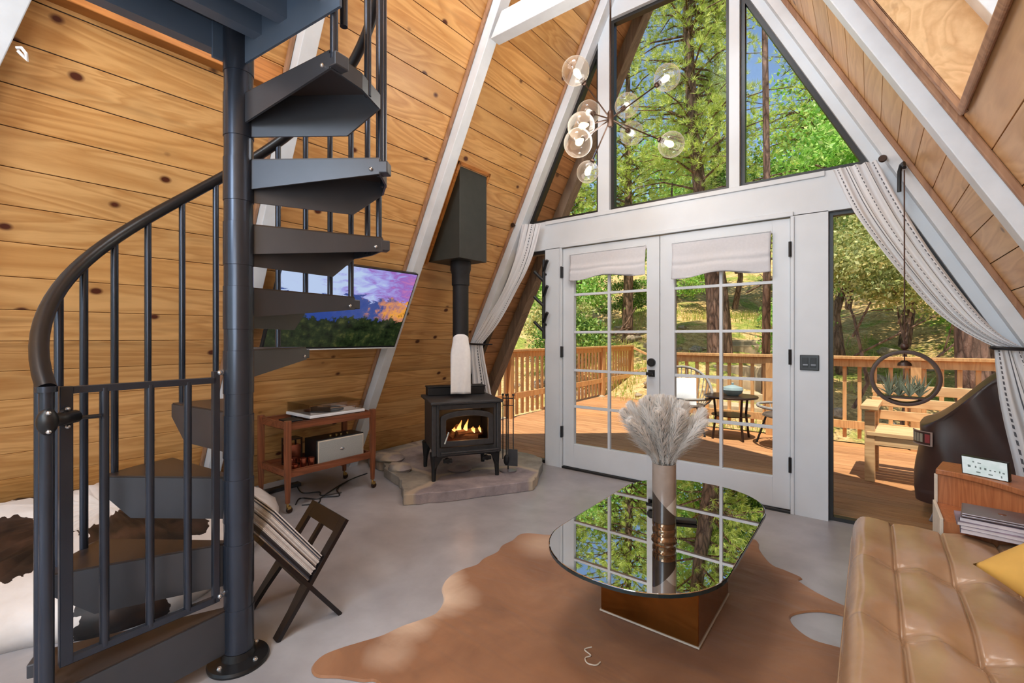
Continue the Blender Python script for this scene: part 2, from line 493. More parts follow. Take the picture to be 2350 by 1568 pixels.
def mat_leaf(name, cols, trans=.42, rough=.5):
    """every leaf or needle has its own shade"""
    m, nt, out = newmat(name)
    g = nt.nodes.new('ShaderNodeNewGeometry')
    r = ramp(nt, g.outputs['Random Per Island'], [(i/(len(cols)-1), c) for i, c in enumerate(cols)])
    d = nt.nodes.new('ShaderNodeBsdfPrincipled'); d.inputs['Roughness'].default_value = rough; d.inputs['Specular IOR Level'].default_value = .35
    t = nt.nodes.new('ShaderNodeBsdfTranslucent')
    nt.links.new(r.outputs[0], d.inputs['Base Color']); nt.links.new(r.outputs[0], t.inputs[0])
    mx = nt.nodes.new('ShaderNodeMixShader'); mx.inputs[0].default_value = trans
    nt.links.new(d.outputs[0], mx.inputs[1]); nt.links.new(t.outputs[0], mx.inputs[2]); nt.links.new(mx.outputs[0], out.inputs[0])
    return m
M['needle'] = mat_leaf('pine_needles', [S(150,172,66), S(200,214,96), S(226,234,126), S(240,240,156), S(172,190,86), S(214,226,116)])
M['leaf'] = mat_leaf('oak_leaves', [S(112,160,62), S(150,206,84), S(182,224,108), S(218,238,146), S(126,176,78), S(230,234,144)])
M['leaf_pale'] = mat_leaf('pale_shrub_leaves', [S(124,136,74), S(172,176,100), S(206,206,136), S(226,220,156), S(136,156,86), S(236,212,134)])
M['leaf_dark'] = mat_leaf('dark_shrub_leaves', [S(70,96,40), S(100,134,54), S(136,168,72), S(170,190,96)])
M['dry_grass'] = mat_leaf('grass_blades', [S(150,170,70), S(190,196,96), S(216,200,120), S(130,160,60)])
M['plume'] = mat_leaf('pampas_plume', [S(246,242,236), S(253,251,248), S(248,243,237), S(254,252,250)], .55, .9)
def mat_bark():
    m, nt, out = newmat('pine_bark')
    p = principled(nt, out, S(130,98,80), .9, 0, .2)
    c = mapping(nt, coords(nt), (1,1,.28))
    vo = nt.nodes.new('ShaderNodeTexVoronoi'); vo.feature = 'DISTANCE_TO_EDGE'; vo.inputs['Scale'].default_value = 11
    n = noise(nt, c, 9, 6, .6)
    w = nt.nodes.new('ShaderNodeVectorMath'); w.operation = 'MULTIPLY_ADD'
    nt.links.new(n.outputs['Color'], w.inputs[0]); w.inputs[1].default_value = (.1,.1,.1); nt.links.new(c, w.inputs[2]); nt.links.new(w.outputs[0], vo.inputs['Vector'])
    r = ramp(nt, vo.outputs['Distance'], [(.02, S(60,42,36)), (.16, S(140,104,86)), (.5, S(176,138,116))])
    col = mix(nt, .35, r.outputs[0], ramp(nt, n.outputs[0], [(.3, S(80,58,48)), (.7, S(184,150,124))]).outputs[0])
    nt.links.new(col, p.inputs['Base Color']); bump(nt, p, vo.outputs['Distance'], .8, .05)
    return m
M['bark'] = mat_bark()
def mat_ground():
    m, nt, out = newmat('forest_ground')
    p = principled(nt, out, S(190,150,96), .95, 0, .2)
    c = coords(nt)
    n1 = noise(nt, c, .55, 6, .65, .6); n2 = noise(nt, c, 6, 8, .7); n3 = noise(nt, c, 22, 5, .7)
    dirt = ramp(nt, n2.outputs[0], [(.3, S(150,116,72)), (.5, S(220,180,116)), (.7, S(244,214,160))])
    grass = ramp(nt, n2.outputs[0], [(.3, S(110,124,52)), (.7, S(190,190,92))])
    k = ramp(nt, n1.outputs[0], [(.5, (0,0,0)), (.58, (1,1,1))])
    col = mix(nt, k.outputs[0], dirt.outputs[0], grass.outputs[0])
    col = mix(nt, ramp(nt, n3.outputs[0], [(.36, (.8,.8,.8)), (.46, (0,0,0))]).outputs[0], col, S(96,74,52))
    nt.links.new(col, p.inputs['Base Color']); bump(nt, p, n2.outputs[0], .8, .12)
    return m
M['ground'] = mat_ground()

def mat_emit(name, color, strength):
    m, nt, out = newmat(name)
    e = nt.nodes.new('ShaderNodeEmission'); e.inputs[0].default_value = rgb(color); e.inputs[1].default_value = strength
    nt.links.new(e.outputs[0], out.inputs[0]); return m
M['bulb'] = mat_emit('lit_bulb', (1,.8,.5), 3.2)
def mat_flame():
    m, nt, out = newmat('flame')
    e = nt.nodes.new('ShaderNodeEmission'); g = coords(nt, 'Generated')
    s = nt.nodes.new('ShaderNodeSeparateXYZ'); nt.links.new(g, s.inputs[0])
    r = ramp(nt, s.outputs[2], [(0, (1,.75,.4)), (.45, (1,.6,.18)), (1, (1,.3,.05))])
    nt.links.new(r.outputs[0], e.inputs[0]); e.inputs[1].default_value = 2.6
    nt.links.new(e.outputs[0], out.inputs[0]); return m
M['flame'] = mat_flame()
M['ember'] = mat_emit('embers', (1,.25,.12), 1.0)

def mat_screen():
    """a dusk mountain landscape: purple clouds, lit orange slope, blue cliffs, dark forest"""
    m, nt, out = newmat('television_picture')
    uv = coords(nt, 'UV'); sp = nt.nodes.new('ShaderNodeSeparateXYZ'); nt.links.new(uv, sp.inputs[0]); u = sp.outputs[0]; v = sp.outputs[1]
    n1 = noise(nt, mapping(nt, uv, (3,5,1)), 2.2, 6, .6, .8); n2 = noise(nt, mapping(nt, uv, (7,4,1)), 2.5, 6, .65)
    sky = ramp(nt, math_(nt, 'ADD', n1.outputs[0], math_(nt, 'MULTIPLY', math_(nt, 'SUBTRACT', u, .72), .5)), [(.32, S(196,216,250)), (.46, S(170,170,240)), (.60, S(160,110,200)), (.72, S(196,124,190))])
    forest = ramp(nt, n2.outputs[0], [(.35, S(12,18,10)), (.55, S(38,50,26)), (.72, S(84,86,44))])
    mount = ramp(nt, math_(nt, 'ADD', math_(nt, 'MULTIPLY', n2.outputs[0], .5), math_(nt, 'MULTIPLY', u, .5)), [(.42, S(40,70,150)), (.6, S(70,86,150)), (.68, S(210,140,110)), (.76, S(250,170,60)), (.86, S(70,60,40))])
    hor = math_(nt, 'ADD', .62, math_(nt, 'MULTIPLY', math_(nt, 'SUBTRACT', n1.outputs[0], .5), .5))
    k1 = math_(nt, 'MULTIPLY', math_(nt, 'SUBTRACT', v, hor), 40, clamp=True)
    tl = math_(nt, 'ADD', .36, math_(nt, 'MULTIPLY', math_(nt, 'SUBTRACT', n2.outputs[0], .5), .35))
    k2 = math_(nt, 'MULTIPLY', math_(nt, 'SUBTRACT', v, tl), 40, clamp=True)
    c = mix(nt, k2, forest.outputs[0], mount.outputs[0]); c = mix(nt, k1, c, sky.outputs[0])
    e = nt.nodes.new('ShaderNodeEmission'); e.inputs[1].default_value = .95
    nt.links.new(c, e.inputs[0])
    g = nt.nodes.new('ShaderNodeBsdfGlossy'); g.inputs[1].default_value = .12
    mx = nt.nodes.new('ShaderNodeMixShader'); mx.inputs[0].default_value = .06
    nt.links.new(e.outputs[0], mx.inputs[1]); nt.links.new(g.outputs[0], mx.inputs[2]); nt.links.new(mx.outputs[0], out.inputs[0])
    return m
M['screen'] = mat_screen()

def mat_curtain():
    """white cotton with woven dark stripes, some dashed"""
    m, nt, out = newmat('striped_curtain')
    uv = coords(nt, 'UV'); sp = nt.nodes.new('ShaderNodeSeparateXYZ'); nt.links.new(uv, sp.inputs[0]); u = sp.outputs[0]; v = sp.outputs[1]
    d = nt.nodes.new('ShaderNodeBsdfDiffuse'); t = nt.nodes.new('ShaderNodeBsdfTranslucent')
    k = None
    dash = math_(nt, 'GREATER_THAN', math_(nt, 'FRACT', math_(nt, 'MULTIPLY', v, 95)), .4)
    for (c, w, dashed) in ((.1,.011,1), (.3,.009,0), (.36,.006,0), (.52,.011,1), (.74,.008,0), (.9,.011,1)):
        s = math_(nt, 'LESS_THAN', math_(nt, 'ABSOLUTE', math_(nt, 'SUBTRACT', u, c)), w)
        if dashed: s = math_(nt, 'MULTIPLY', s, dash)
        k = s if k is None else math_(nt, 'MAXIMUM', k, s)
    col = mix(nt, math_(nt, 'MULTIPLY', k, .85), S(250,250,252), S(48,50,62))
    nt.links.new(col, d.inputs[0]); nt.links.new(col, t.inputs[0])
    mx = nt.nodes.new('ShaderNodeMixShader'); mx.inputs[0].default_value = .3
    nt.links.new(d.outputs[0], mx.inputs[1]); nt.links.new(t.outputs[0], mx.inputs[2]); nt.links.new(mx.outputs[0], out.inputs[0])
    return m
M['curtain'] = mat_curtain()
def mat_cloth_tr(name, c, f):
    m, nt, out = newmat(name)
    d = nt.nodes.new('ShaderNodeBsdfDiffuse'); t = nt.nodes.new('ShaderNodeBsdfTranslucent')
    n = noise(nt, coords(nt), 60, 3); r = ramp(nt, n.outputs[0], [(.3, tuple(x*.95 for x in c)), (.7, c)])
    nt.links.new(r.outputs[0], d.inputs[0]); nt.links.new(r.outputs[0], t.inputs[0])
    mx = nt.nodes.new('ShaderNodeMixShader'); mx.inputs[0].default_value = f
    nt.links.new(d.outputs[0], mx.inputs[1]); nt.links.new(t.outputs[0], mx.inputs[2]); nt.links.new(mx.outputs[0], out.inputs[0]); return m
M['shade_cloth'] = mat_cloth_tr('white_shade_cloth', S(236,236,240), .3)
M['frosted'] = mat_cloth_tr('frosted_skylight', S(250,250,250), .85)

def mat_vase():
    m, nt, out = newmat('two_tone_vase')
    p = principled(nt, out, S(160,144,132), .22, 0, .5)
    c = coords(nt); sp = nt.nodes.new('ShaderNodeSeparateXYZ'); nt.links.new(c, sp.inputs[0])
    # local x runs across the face, z up the vase
    x = sp.outputs[0]; z = sp.outputs[2]
    lo = math_(nt, 'LESS_THAN', z, math_(nt, 'ADD', .150, math_(nt, 'MULTIPLY', x, -1.05)))
    tri = math_(nt, 'LESS_THAN', z, math_(nt, 'ADD', .135, math_(nt, 'MULTIPLY', x, 1.0)))
    n = noise(nt, c, 20, 3)
    taupe = ramp(nt, n.outputs[0], [(.3, S(150,134,122)), (.7, S(164,148,136))])
    col = mix(nt, tri, taupe.outputs[0], S(206,198,186))
    col = mix(nt, lo, col, S(72,62,54))
    nt.links.new(col, p.inputs['Base Color']); return m
M['vase'] = mat_vase()
M['vase_foot'] = plain('amber_vase_foot', S(128,104,82), .12, .8)
def mat_records():
    m, nt, out = newmat('record_sleeves')
    p = principled(nt, out, (.5,.5,.5), .55)
    g = nt.nodes.new('ShaderNodeObjectInfo')
    r = ramp(nt, g.outputs['Random'], [(0, S(40,40,48)), (.22, S(220,214,210)), (.4, S(80,84,96)), (.5, S(236,226,222)), (.66, S(60,56,60)), (.78, S(190,178,172)), (.9, S(228,220,216))], 'CONSTANT')
    n = noise(nt, coords(nt), 40, 3); k = ramp(nt, n.outputs[0], [(.4, (.85,)*3), (.6, (1,)*3)])
    nt.links.new(mix(nt, 1, r.outputs[0], k.outputs[0], 'MULTIPLY'), p.inputs['Base Color']); return m
M['record'] = mat_records()
def mat_display():
    m, nt, out = newmat('calendar_display')
    e = nt.nodes.new('ShaderNodeEmission'); n = noise(nt, coords(nt), 30, 2)
    r = ramp(nt, n.outputs[0], [(.3, S(214,228,224)), (.7, S(240,246,246))]); nt.links.new(r.outputs[0], e.inputs[0]); e.inputs[1].default_value = .85
    nt.links.new(e.outputs[0], out.inputs[0]); return m
M['display'] = mat_display()
M['ink'] = plain('display_grey_ink', S(130,150,150), .6)
M['magazine'] = plain('magazine_cover', S(150,134,150), .4, var=.3, scale=8)
M['logo_red'] = plain('logo_red', S(170,70,72), .5)
M['logo_pale'] = plain('logo_pale', S(186,172,150), .5)
M['logo_grey'] = plain('logo_edge', S(190,160,150), .5)
# ------------------------------------------------------------------ the A-frame shell
CXR = -1.3155
def LS(s, off, y): return (-3.98 + .4563*s + .8898*off, y, .8898*s - .4563*off)
def RS(s, off, y): return (1.349 - .4563*s - .8898*off, y, .8898*s - .4563*off)
SLEN = 5.84
BAYS = [-3.0, -1.04, .18, 1.325, 2.545, 3.66]
SKY = (1.36, 2.41, 2.3555, 3.55); HOLE = (1.339, 2.431, 2.3347, 3.571)     # skylight opening: y0, y1, s0, s1 on the right slope
def slope_quad(mb, P, s0, s1, y0, y1, o0, o1):
    vs = [P(s0,o0,y0), P(s1,o0,y0), P(s1,o0,y1), P(s0,o0,y1), P(s0,o1,y0), P(s1,o1,y0), P(s1,o1,y1), P(s0,o1,y1)]
    mb.add(vs, [(0,3,2,1),(4,5,6,7),(0,1,5,4),(1,2,6,5),(2,3,7,6),(3,0,4,7)])
def boards(P, first, hole=None):
    mb = MB(); w = .1714; g = .0022
    s = first - w
    while s < SLEN - .02:
        a, b = max(s + g, .0), min(s + w - g, SLEN)
        if b - a > .02:
            for y0, y1 in zip(BAYS[:-1], BAYS[1:]):
                if hole and y0 < hole[0] + .1 and y1 > hole[1] - .1 and b > hole[2] and a < hole[3]:
                    slope_quad(mb, P, a, b, y0, hole[0], -.02, 0)
                    slope_quad(mb, P, a, b, hole[1], y1, -.02, 0)
                else:
                    slope_quad(mb, P, a, b, y0, y1, -.02, 0)
        s += w
    return mb
struct(boards(LS, .149).build('wall_left', M['pine'], bevel=.0012), 'left sloping wall of horizontal knotty pine boards', 'wall')
struct(boards(RS, .108, HOLE).build('wall_right', M['pine_right'], bevel=.0012), 'right sloping wall of pale pine boards around the skylight', 'wall')
def soffit(P, first):
    mb = MB(); w = .1714; s = first - w
    while s < SLEN - .02:
        a, b = max(s + .003, 0), min(s + w - .003, SLEN)
        if b > a + .02: slope_quad(mb, P, a, b, 3.82, 4.30, -.02, 0)
        s += w
    return mb
struct(soffit(LS, .149).build('trim_11', M['pine_out']), 'pine boards under the left roof overhang outside the windows', 'overhang')
struct(soffit(RS, .108).build('trim_12', M['pine_out']), 'pine boards under the right roof overhang outside the windows', 'overhang')
mb = MB()
slope_quad(mb, LS, -.1, SLEN + .1, -3.05, 4.33, -.075, -.025)
y0, y1, s0, s1 = HOLE
slope_quad(mb, RS, -.1, s0, -3.05, 4.33, -.075, -.025); slope_quad(mb, RS, s1, SLEN + .1, -3.05, 4.33, -.075, -.025)
slope_quad(mb, RS, s0, s1, -3.05, y0, -.075, -.025); slope_quad(mb, RS, s0, s1, y1, 4.33, -.075, -.025)
struct(mb.build('roof', M['fascia']), 'steep outer roof shell of the cabin', 'roof')
# barge rafters at the outer edge of the overhang
for P, n, side in ((LS, 13, 'left'), (RS, 14, 'right')):
    mb = MB(); slope_quad(mb, P, -.05, SLEN, 4.20, 4.33, .001, .10)
    struct(mb.build('trim_%d' % n, M['fascia'], bevel=.004), 'weathered grey-brown barge rafter on the outer edge of the %s overhang' % side, 'rafter')
# white rafters with stained trim strips either side
def rafter(P, y0, w, d, name, label):
    root = thing(name, label, 'rafter'); root['kind'] = 'structure'
    mb = MB(); slope_quad(mb, P, 0, SLEN - .03, y0, y0 + w, .0005, d)
    mb.build('beam', M['white_rafter'], root, bevel=.004)
    for a, b in (((y0 - .024), y0 - .001), (y0 + w + .001, y0 + w + .024)):
        if b > 3.7: continue
        mb = MB(); slope_quad(mb, P, 0, SLEN - .05, a, b, .0005, .028)
        mb.build('edge_strip', M['trim_wood'], root, bevel=.006)
words = {3.62: 'at the window wall', 2.505: 'second from the window wall', 1.285: 'behind the spiral stair', .02: 'nearest the camera', -1.09: 'behind the camera'}
k = 1
for y, wd in words.items():
    w = .09
    rafter(LS, y, w, .10, 'trim_%d' % k, 'white rafter on the left slope, ' + wd); k += 1
    rafter(RS, y, w, .085, 'trim_%d' % k, 'white rafter on the right slope, ' + wd); k += 1
mb = MB(); mb.prism_y([(-2.13, 3.335), (-.50, 3.335), (-.60, 3.49), (-2.03, 3.49)], 2.505, 2.60)
struct(mb.build('trim_15', M['white_rafter'], bevel=.003), 'white collar beam tying the second pair of rafters', 'beam')
mb = MB(); mb.box(-2.76, -2.585, -3, 1.26, 2.59, 2.82)  # board added where the loft's shadow darkens the pine
struct(mb.build('trim_16', M['shade_band_trim'], bevel=.004), 'dark wood band standing in for loft shade on the left wall near the top of the stair', 'beam')

y0, y1, s0, s1 = SKY
mb = MB(); mb.prism([(1.7,-.03),(2.20,.10),(2.61,.209),(2.838,.269),(3.5,.443),(3.5,.29),(2.2,-.05),(1.7,-.16)], lambda q: LS(q[0], .001, q[1]), lambda q: LS(q[0], .1, q[1]))
struct(mb.build('trim_20', M['white_rafter'], bevel=.004), 'white painted brace on the left slope at the upper left edge', 'beam')
# skylight: wood-lined well, stained trim, white frame and frosted pane
sk = thing('window_6', 'skylight in a wood-lined well of the right slope', 'skylight'); sk['kind'] = 'structure'
mb = MB()
for (a, b, c, d) in ((s0, s1, y1, y1 + .018), (s0, s1, y0 - .018, y0), (s0 - .018, s0, y0 - .018, y1 + .018), (s1, s1 + .018, y0 - .018, y1 + .018)):
    slope_quad(mb, RS, a, b, c, d, -.25, .0)
mb.build('well', M['pine_right'], sk)
mb = MB()
for (a, b, c, d) in ((s0 - .03, s1, y1, y1 + .035), (s0 - .03, s1, y0 - .035, y0), (s0 - .03, s0, y0, y1)):
    slope_quad(mb, RS, a, b, c, d, .0, .02)
mb.build('trim', M['trim_wood'], sk, bevel=.006)
mb = MB()
for (a, b, c, d) in ((s0, s1, y1 - .07, y1), (s0, s1, y0, y0 + .07), (s0, s0 + .07, y0, y1), (s1 - .07, s1, y0, y1)):
    slope_quad(mb, RS, a, b, c, d, -.25, -.18)
mb.build('frame', M['white_gloss'], sk, bevel=.004)
mb = MB(); slope_quad(mb, RS, s0, s1, y0, y1, -.225, -.22); mb.build('pane', M['frosted'], sk)

# floor
mb = MB(); mb.box(-4.02, 1.40, -3, 3.83, -.12, 0)
struct(mb.build('floor', M['concrete']), 'mottled grey polished concrete floor', 'floor')

# gable wall with its openings
LI = lambda z: -3.88 + z/1.95     # inner edges of the gable frame
RI = lambda z: 1.19 - z/1.95
LO = lambda z: -3.98 + z/1.95
RO = lambda z: 1.349 - z/1.95
mb = MB(); Y0, Y1 = 3.71, 3.81
mb.prism_y([(LO(0), 0), (LI(0), 0), (LI(3.99), 3.99), (LO(3.99), 3.99)], Y0, Y1)
mb.prism_y([(RI(0), 0), (RO(0), 0), (RO(3.99), 3.99), (RI(3.99), 3.99)], Y0, Y1)
mb.prism_y([(-2.467, 0), (-2.28, 0), (-2.28, 2.06), (-2.467, 2.06)], Y0, Y1)
mb.prism_y([(-.434, 0), (-.222, 0), (-.222, 2.06), (-.434, 2.06)], Y0, Y1)
mb.prism_y([(LI(2.055), 2.055), (RI(2.055), 2.055), (RI(2.325), 2.325), (LI(2.325), 2.325)], Y0, Y1)
mb.prism_y([(-1.909, 2.325), (-1.80, 2.325), (-1.80, 3.99), (-1.909, 3.99)], Y0, Y1)
mb.prism_y([(-.832, 2.325), (-.761, 2.325), (-.761, 3.99), (-.832, 3.99)], Y0, Y1)
mb.prism_y([(LO(3.99), 3.99), (RO(3.99), 3.99), (CXR, 5.19)], Y0, Y1)
struct(mb.build('wall_gable', M['white']), 'white painted gable wall around the glass doors and windows', 'wall')
mb = MB()
mb.box(-2.46, -.24, 3.697, 3.712, 2.29, 2.325); mb.box(-2.30, -.42, 3.695, 3.712, 2.052, 2.085)
struct(mb.build('trim_17', M['white'], bevel=.004), 'white header mouldings above the glass doors', 'moulding')
mb = MB()
mb.box(-2.30, -2.278, 3.698, 3.712, 0, 2.052); mb.box(-.437, -.415, 3.698, 3.712, 0, 2.052)
struct(mb.build('trim_18', M['white'], bevel=.003), 'white casing either side of the glass doors', 'moulding')

def inset(poly, d):
    """polygon moved inward by d (poly counter-clockwise or clockwise)"""
    n = len(poly); A = sum(poly[i][0]*poly[(i+1) % n][1] - poly[(i+1) % n][0]*poly[i][1] for i in range(n))
    sg = 1 if A > 0 else -1; out = []
    for i in range(n):
        p0 = Vector(poly[i-1]); p1 = Vector(poly[i]); p2 = Vector(poly[(i+1) % n])
        e1 = (p1 - p0).normalized(); e2 = (p2 - p1).normalized()
        n1 = Vector((-e1.y, e1.x))*sg; n2 = Vector((-e2.y, e2.x))*sg
        bis = n1 + n2; bis = bis/ (bis.dot(n1)) if bis.length > 1e-5 else n1
        out.append(tuple(p1 + bis*d))
    return out
def ring_y(mb, poly, d, y0, y1):
    inn = inset(poly, d); n = len(poly)
    vs = [(p[0], y0, p[1]) for p in poly] + [(p[0], y0, p[1]) for p in inn] + [(p[0], y1, p[1]) for p in poly] + [(p[0], y1, p[1]) for p in inn]
    fs = []
    for i in range(n):
        j = (i+1) % n
        fs += [(i, j, n+j, n+i), (2*n+i, 3*n+i, 3*n+j, 2*n+j), (n+i, n+j, 3*n+j, 3*n+i), (i, 2*n+i, 2*n+j, j)]
    mb.add(vs, fs); return inn
wins = [
  ([(-2.467,.0), (-2.467,2.055), (LI(2.055),2.055), (LI(0),.0)], 'black-framed sloping window left of the glass doors', .03),
  ([(-1.909,2.325), (-1.909,3.843), (LI(2.325),2.325)], 'black-framed triangular window high on the left', .03),
  ([(-1.80,2.325), (-.832,2.325), (-.832,3.943), (-.856,3.99), (-1.80,3.99)], 'tall centre window above the glass doors', .028),
  ([(-.761,2.325), (RI(2.325),2.325), (-.761,3.804)], 'black-framed triangular window high on the right', .03),
  ([(-.222,.0), (RI(0),.0), (RI(2.055),2.055), (-.222,2.055)], 'black-framed sloping window right of the glass doors', .025)]
for i, (poly, lab, d) in enumerate(wins):
    r = thing('window_%d' % (i+1), lab, 'window'); r['kind'] = 'structure'
    mb = MB(); inn = ring_y(mb, poly, d, 3.745, 3.80); mb.build('frame', M['black_frame'], r)
    mb = MB(); mb.prism_y(inset(poly, d*.6), 3.768, 3.774); mb.build('pane', M['glass'], r)

# glass double doors
def door(n, x0, x1, gx0, gx1, lab, hx, handle):
    r = thing('door_%d' % n, lab, 'door'); r['kind'] = 'structure'
    y0, y1 = 3.722, 3.766; z0, z1, g0, g1 = .022, 2.045, .235, 1.955
    mb = MB()
    mb.box(x0, gx0, y0, y1, z0, z1); mb.box(gx1, x1, y0, y1, z0, z1); mb.box(gx0, gx1, y0, y1, z0, g0); mb.box(gx0, gx1, y0, y1, g1, z1)
    mb.build('frame', M['white'], r, bevel=.003)
    mb = MB(); xm = (gx0 + gx1)/2
    mb.box(xm - .011, xm + .011, y0 + .006, y1 - .006, g0, g1)
    for z in (.58, .915, 1.265, 1.61): mb.box(gx0, gx1, y0 + .007, y1 - .007, z - .011, z + .011)
    mb.build('muntin', M['white'], r, bevel=.002)
    mb = MB(); mb.box(gx0 - .004, gx1 + .004, 3.742, 3.747, g0 - .004, g1 + .004); mb.build('pane', M['glass'], r)
    for z in (1.825, 1.083, .34):
        mb = MB(); mb.cyl((hx, 3.692, z - .052), (hx, 3.692, z + .052), .0095, 10); mb.box(hx - .006, hx + .006, 3.692, 3.723, z - .05, z + .05)
        mb.build('hinge', M['black'], r)
    if handle:
        mb = MB(); mb.lathe([(0,-.028),(.028,-.028),(.034,-.02),(.034,0)], (-1.425, 3.722, 1.012), 24, 'y'); mb.build('deadbolt', M['black'], r, smooth=True)
        mb = MB(); mb.box(-1.452, -1.397, 3.708, 3.722, .895, .95); mb.cyl((-1.425,3.708,.922), (-1.425,3.675,.922), .009, 12); mb.box(-1.452, -1.397, 3.66, 3.676, .91, .934)
        mb.build('handle', M['black'], r, bevel=.003)
    return r
door(1, -2.275, -1.36, -2.161, -1.467, 'left white glazed door with black deadbolt and handle', -2.277, True)
door(2, -1.355, -.440, -1.238, -.549, 'right white glazed door without a handle', -.4385, False)
mb = MB(); mb.box(-2.278, -.436, 3.70, 3.84, .0, .018)
struct(mb.build('trim_19', M['black_frame'], bevel=.003), 'dark threshold under the glass doors', 'threshold')

# ------------------------------------------------------------------ the ground outside
def ground_h(x, y):
    h = -.55 + .262*max(0, y - 7.2)
    h += .10*max(0, y - 20)
    h += .25*math.sin(x*.7 + y*.35) * min(1, max(0, y - 7)/6) + .12*math.sin(x*1.9 - y*1.1)*min(1, max(0, y - 7)/5)
    h += .05*max(0, x - 1)*min(1, max(0, y - 7)/6)
    return h
mb = MB()
mb.grid(lambda u, v: (-34 + 58*u, 3.9 + 46*v*v + 2*v, ground_h(-34 + 58*u, 3.9 + 46*v*v + 2*v)), 90, 80)
g = mb.build('ground', M['ground'], smooth=True, angle=180); struct(g, 'dry sunlit hillside rising behind the deck', 'hillside')
mb = MB()
y = 3.84
while y < 10.62:
    x0, x1 = (-4.42, 3.3) if y < 6.72 else (-4.62, -2.55)
    mb.box(x0, x1, y, y + .134, -.06, -.02); y += .14
mb.box(-4.42, 3.3, 3.84, 3.88, -.3, -.06); mb.box(-2.6, 3.3, 6.72, 6.78, -.3, -.02)
struct(mb.build('floor_deck', M['deck']), 'reddish-brown wooden deck outside the glass doors', 'deck')
# ------------------------------------------------------------------ spiral staircase
PX, PY = -1.884, .752
RISE = .2396; Z1 = .214; STEP = math.radians(30); A1 = math.radians(276); RT = .535; RB = .515
stair = thing('spiral_staircase', 'black steel spiral staircase with gate winding up around a round pole', 'staircase', (PX, PY, 0))
mb = MB(); mb.cyl((0,0,.02), (0,0,2.44), .049, 40); mb.build('pole', M['steel'], stair, smooth=True)
for k in range(10):
    z = Z1 + RISE*k - .0
    mb = MB(); mb.lathe([(.0495, z-.163), (.0515, z-.162), (.0515, z-.003), (.0495, z-.002)], (0,0,0), 40); mb.build('sleeve', M['steel'], stair, smooth=True)
mb = MB(); mb.lathe([(0,0), (.102,0), (.104,.008), (.1,.017), (.075,.022), (.058,.026), (.052,.05), (0,.05)], (0,0,0), 48); fl = mb.build('base_flange', M['black'], stair, smooth=True, angle=30)
for a in (20, 110, 200, 290):
    mb = MB(); x, y = .08*math.cos(math.radians(a)), .08*math.sin(math.radians(a)); mb.lathe([(0,.03),(.006,.03),(.009,.026),(.009,.02)], (x,y,0), 8); mb.build('bolt', M['bolt'], fl, smooth=True)

def pol(a, r, z): return (r*math.cos(a), r*math.sin(a), z)
def tread(k):
    """wedge plate with a deep nosing lip, a shallow tapering rear lip and an end plate"""
    a0 = A1 - STEP*k; a1 = a0 - STEP; z = Z1 + RISE*k; t = .006
    def edge(a, r, side):      # point on the nosing (side=+1) or rear (side=-1) edge
        x, y, _ = pol(a, r, 0); return (x, y)
    n_in, n_out = edge(a0, .045, 1), edge(a0, RT, 1); r_in, r_out = edge(a1, .045, -1), edge(a1, RT, -1)
    m_out = pol((a0+a1)/2, RT*1.0, 0)[:2]
    mb = MB(); mb.prism_z([n_in, n_out, m_out, r_out, r_in], z - t, z); tp = mb.build('tread', M['steel_top'], stair)
    def lip(p, q, d_in, d_out, cham, name, mat):
        p = Vector(p); q = Vector(q); u = (q - p); L = u.length; u.normalize(); n = Vector((-u.y, u.x))*.004
        prof = [(0, -t), (L, -t), (L, -d_out)] + ([(L - cham, -d_in)] if cham else []) + [(0, -d_in)]
        m = MB(); m.prism(prof, lambda s: (p.x + u.x*s[0] + n.x, p.y + u.y*s[0] + n.y, z + s[1]), lambda s: (p.x + u.x*s[0] - n.x, p.y + u.y*s[0] - n.y, z + s[1]))
        return m.build(name, mat, tp)
    lip(n_in, n_out, .158, .06 if k else .158, .12 if k else 0, 'nosing_plate', M['steel_tread'])
    lip(r_in, r_out, .115, .062, 0, 'rear_plate', M['steel_tread'])
    lip(n_out, m_out, .06, .06, 0, 'end_plate', M['steel_tread']); lip(m_out, r_out, .06, .06, 0, 'end_plate', M['steel_tread'])
    # clamp block that carries the baluster at the rear corner
    x, y, _ = pol(a1 + .04, RT + .012, 0)
    m = MB(); m.obox((x, y, z - .035), (math.cos(a1), math.sin(a1), 0), (-math.sin(a1), math.cos(a1), 0), (0,0,1), .02, .026, .022); m.build('clamp', M['steel_tread'], tp, bevel=.004)
    m = MB(); x, y, _ = pol(a1 - .012, RT - .03, 0); m.sphere((x, y, z - .045), .008, 10, 6); m.build('bolt', M['bolt'], tp, smooth=True)
for k in range(9): tread(k)

def rail_z(a):            # handrail height over the angle turned from the first nosing
    return 1.065 + RISE*(A1 - a)/STEP
# balusters every 15 degrees
for i in range(0, 19):
    a = A1 - math.radians(8.7 + 14.15*i)
    k = min(int((A1 - a - .001)/STEP), 8); z0 = Z1 + RISE*k - .055
    if i > 17: z0 = 2.24
    mb = MB(); mb.cyl(pol(a, RB + .012, z0), pol(a, RB + .012, rail_z(a) + .0), .0125, 12); mb.build('baluster', M['steel'], stair, smooth=True)
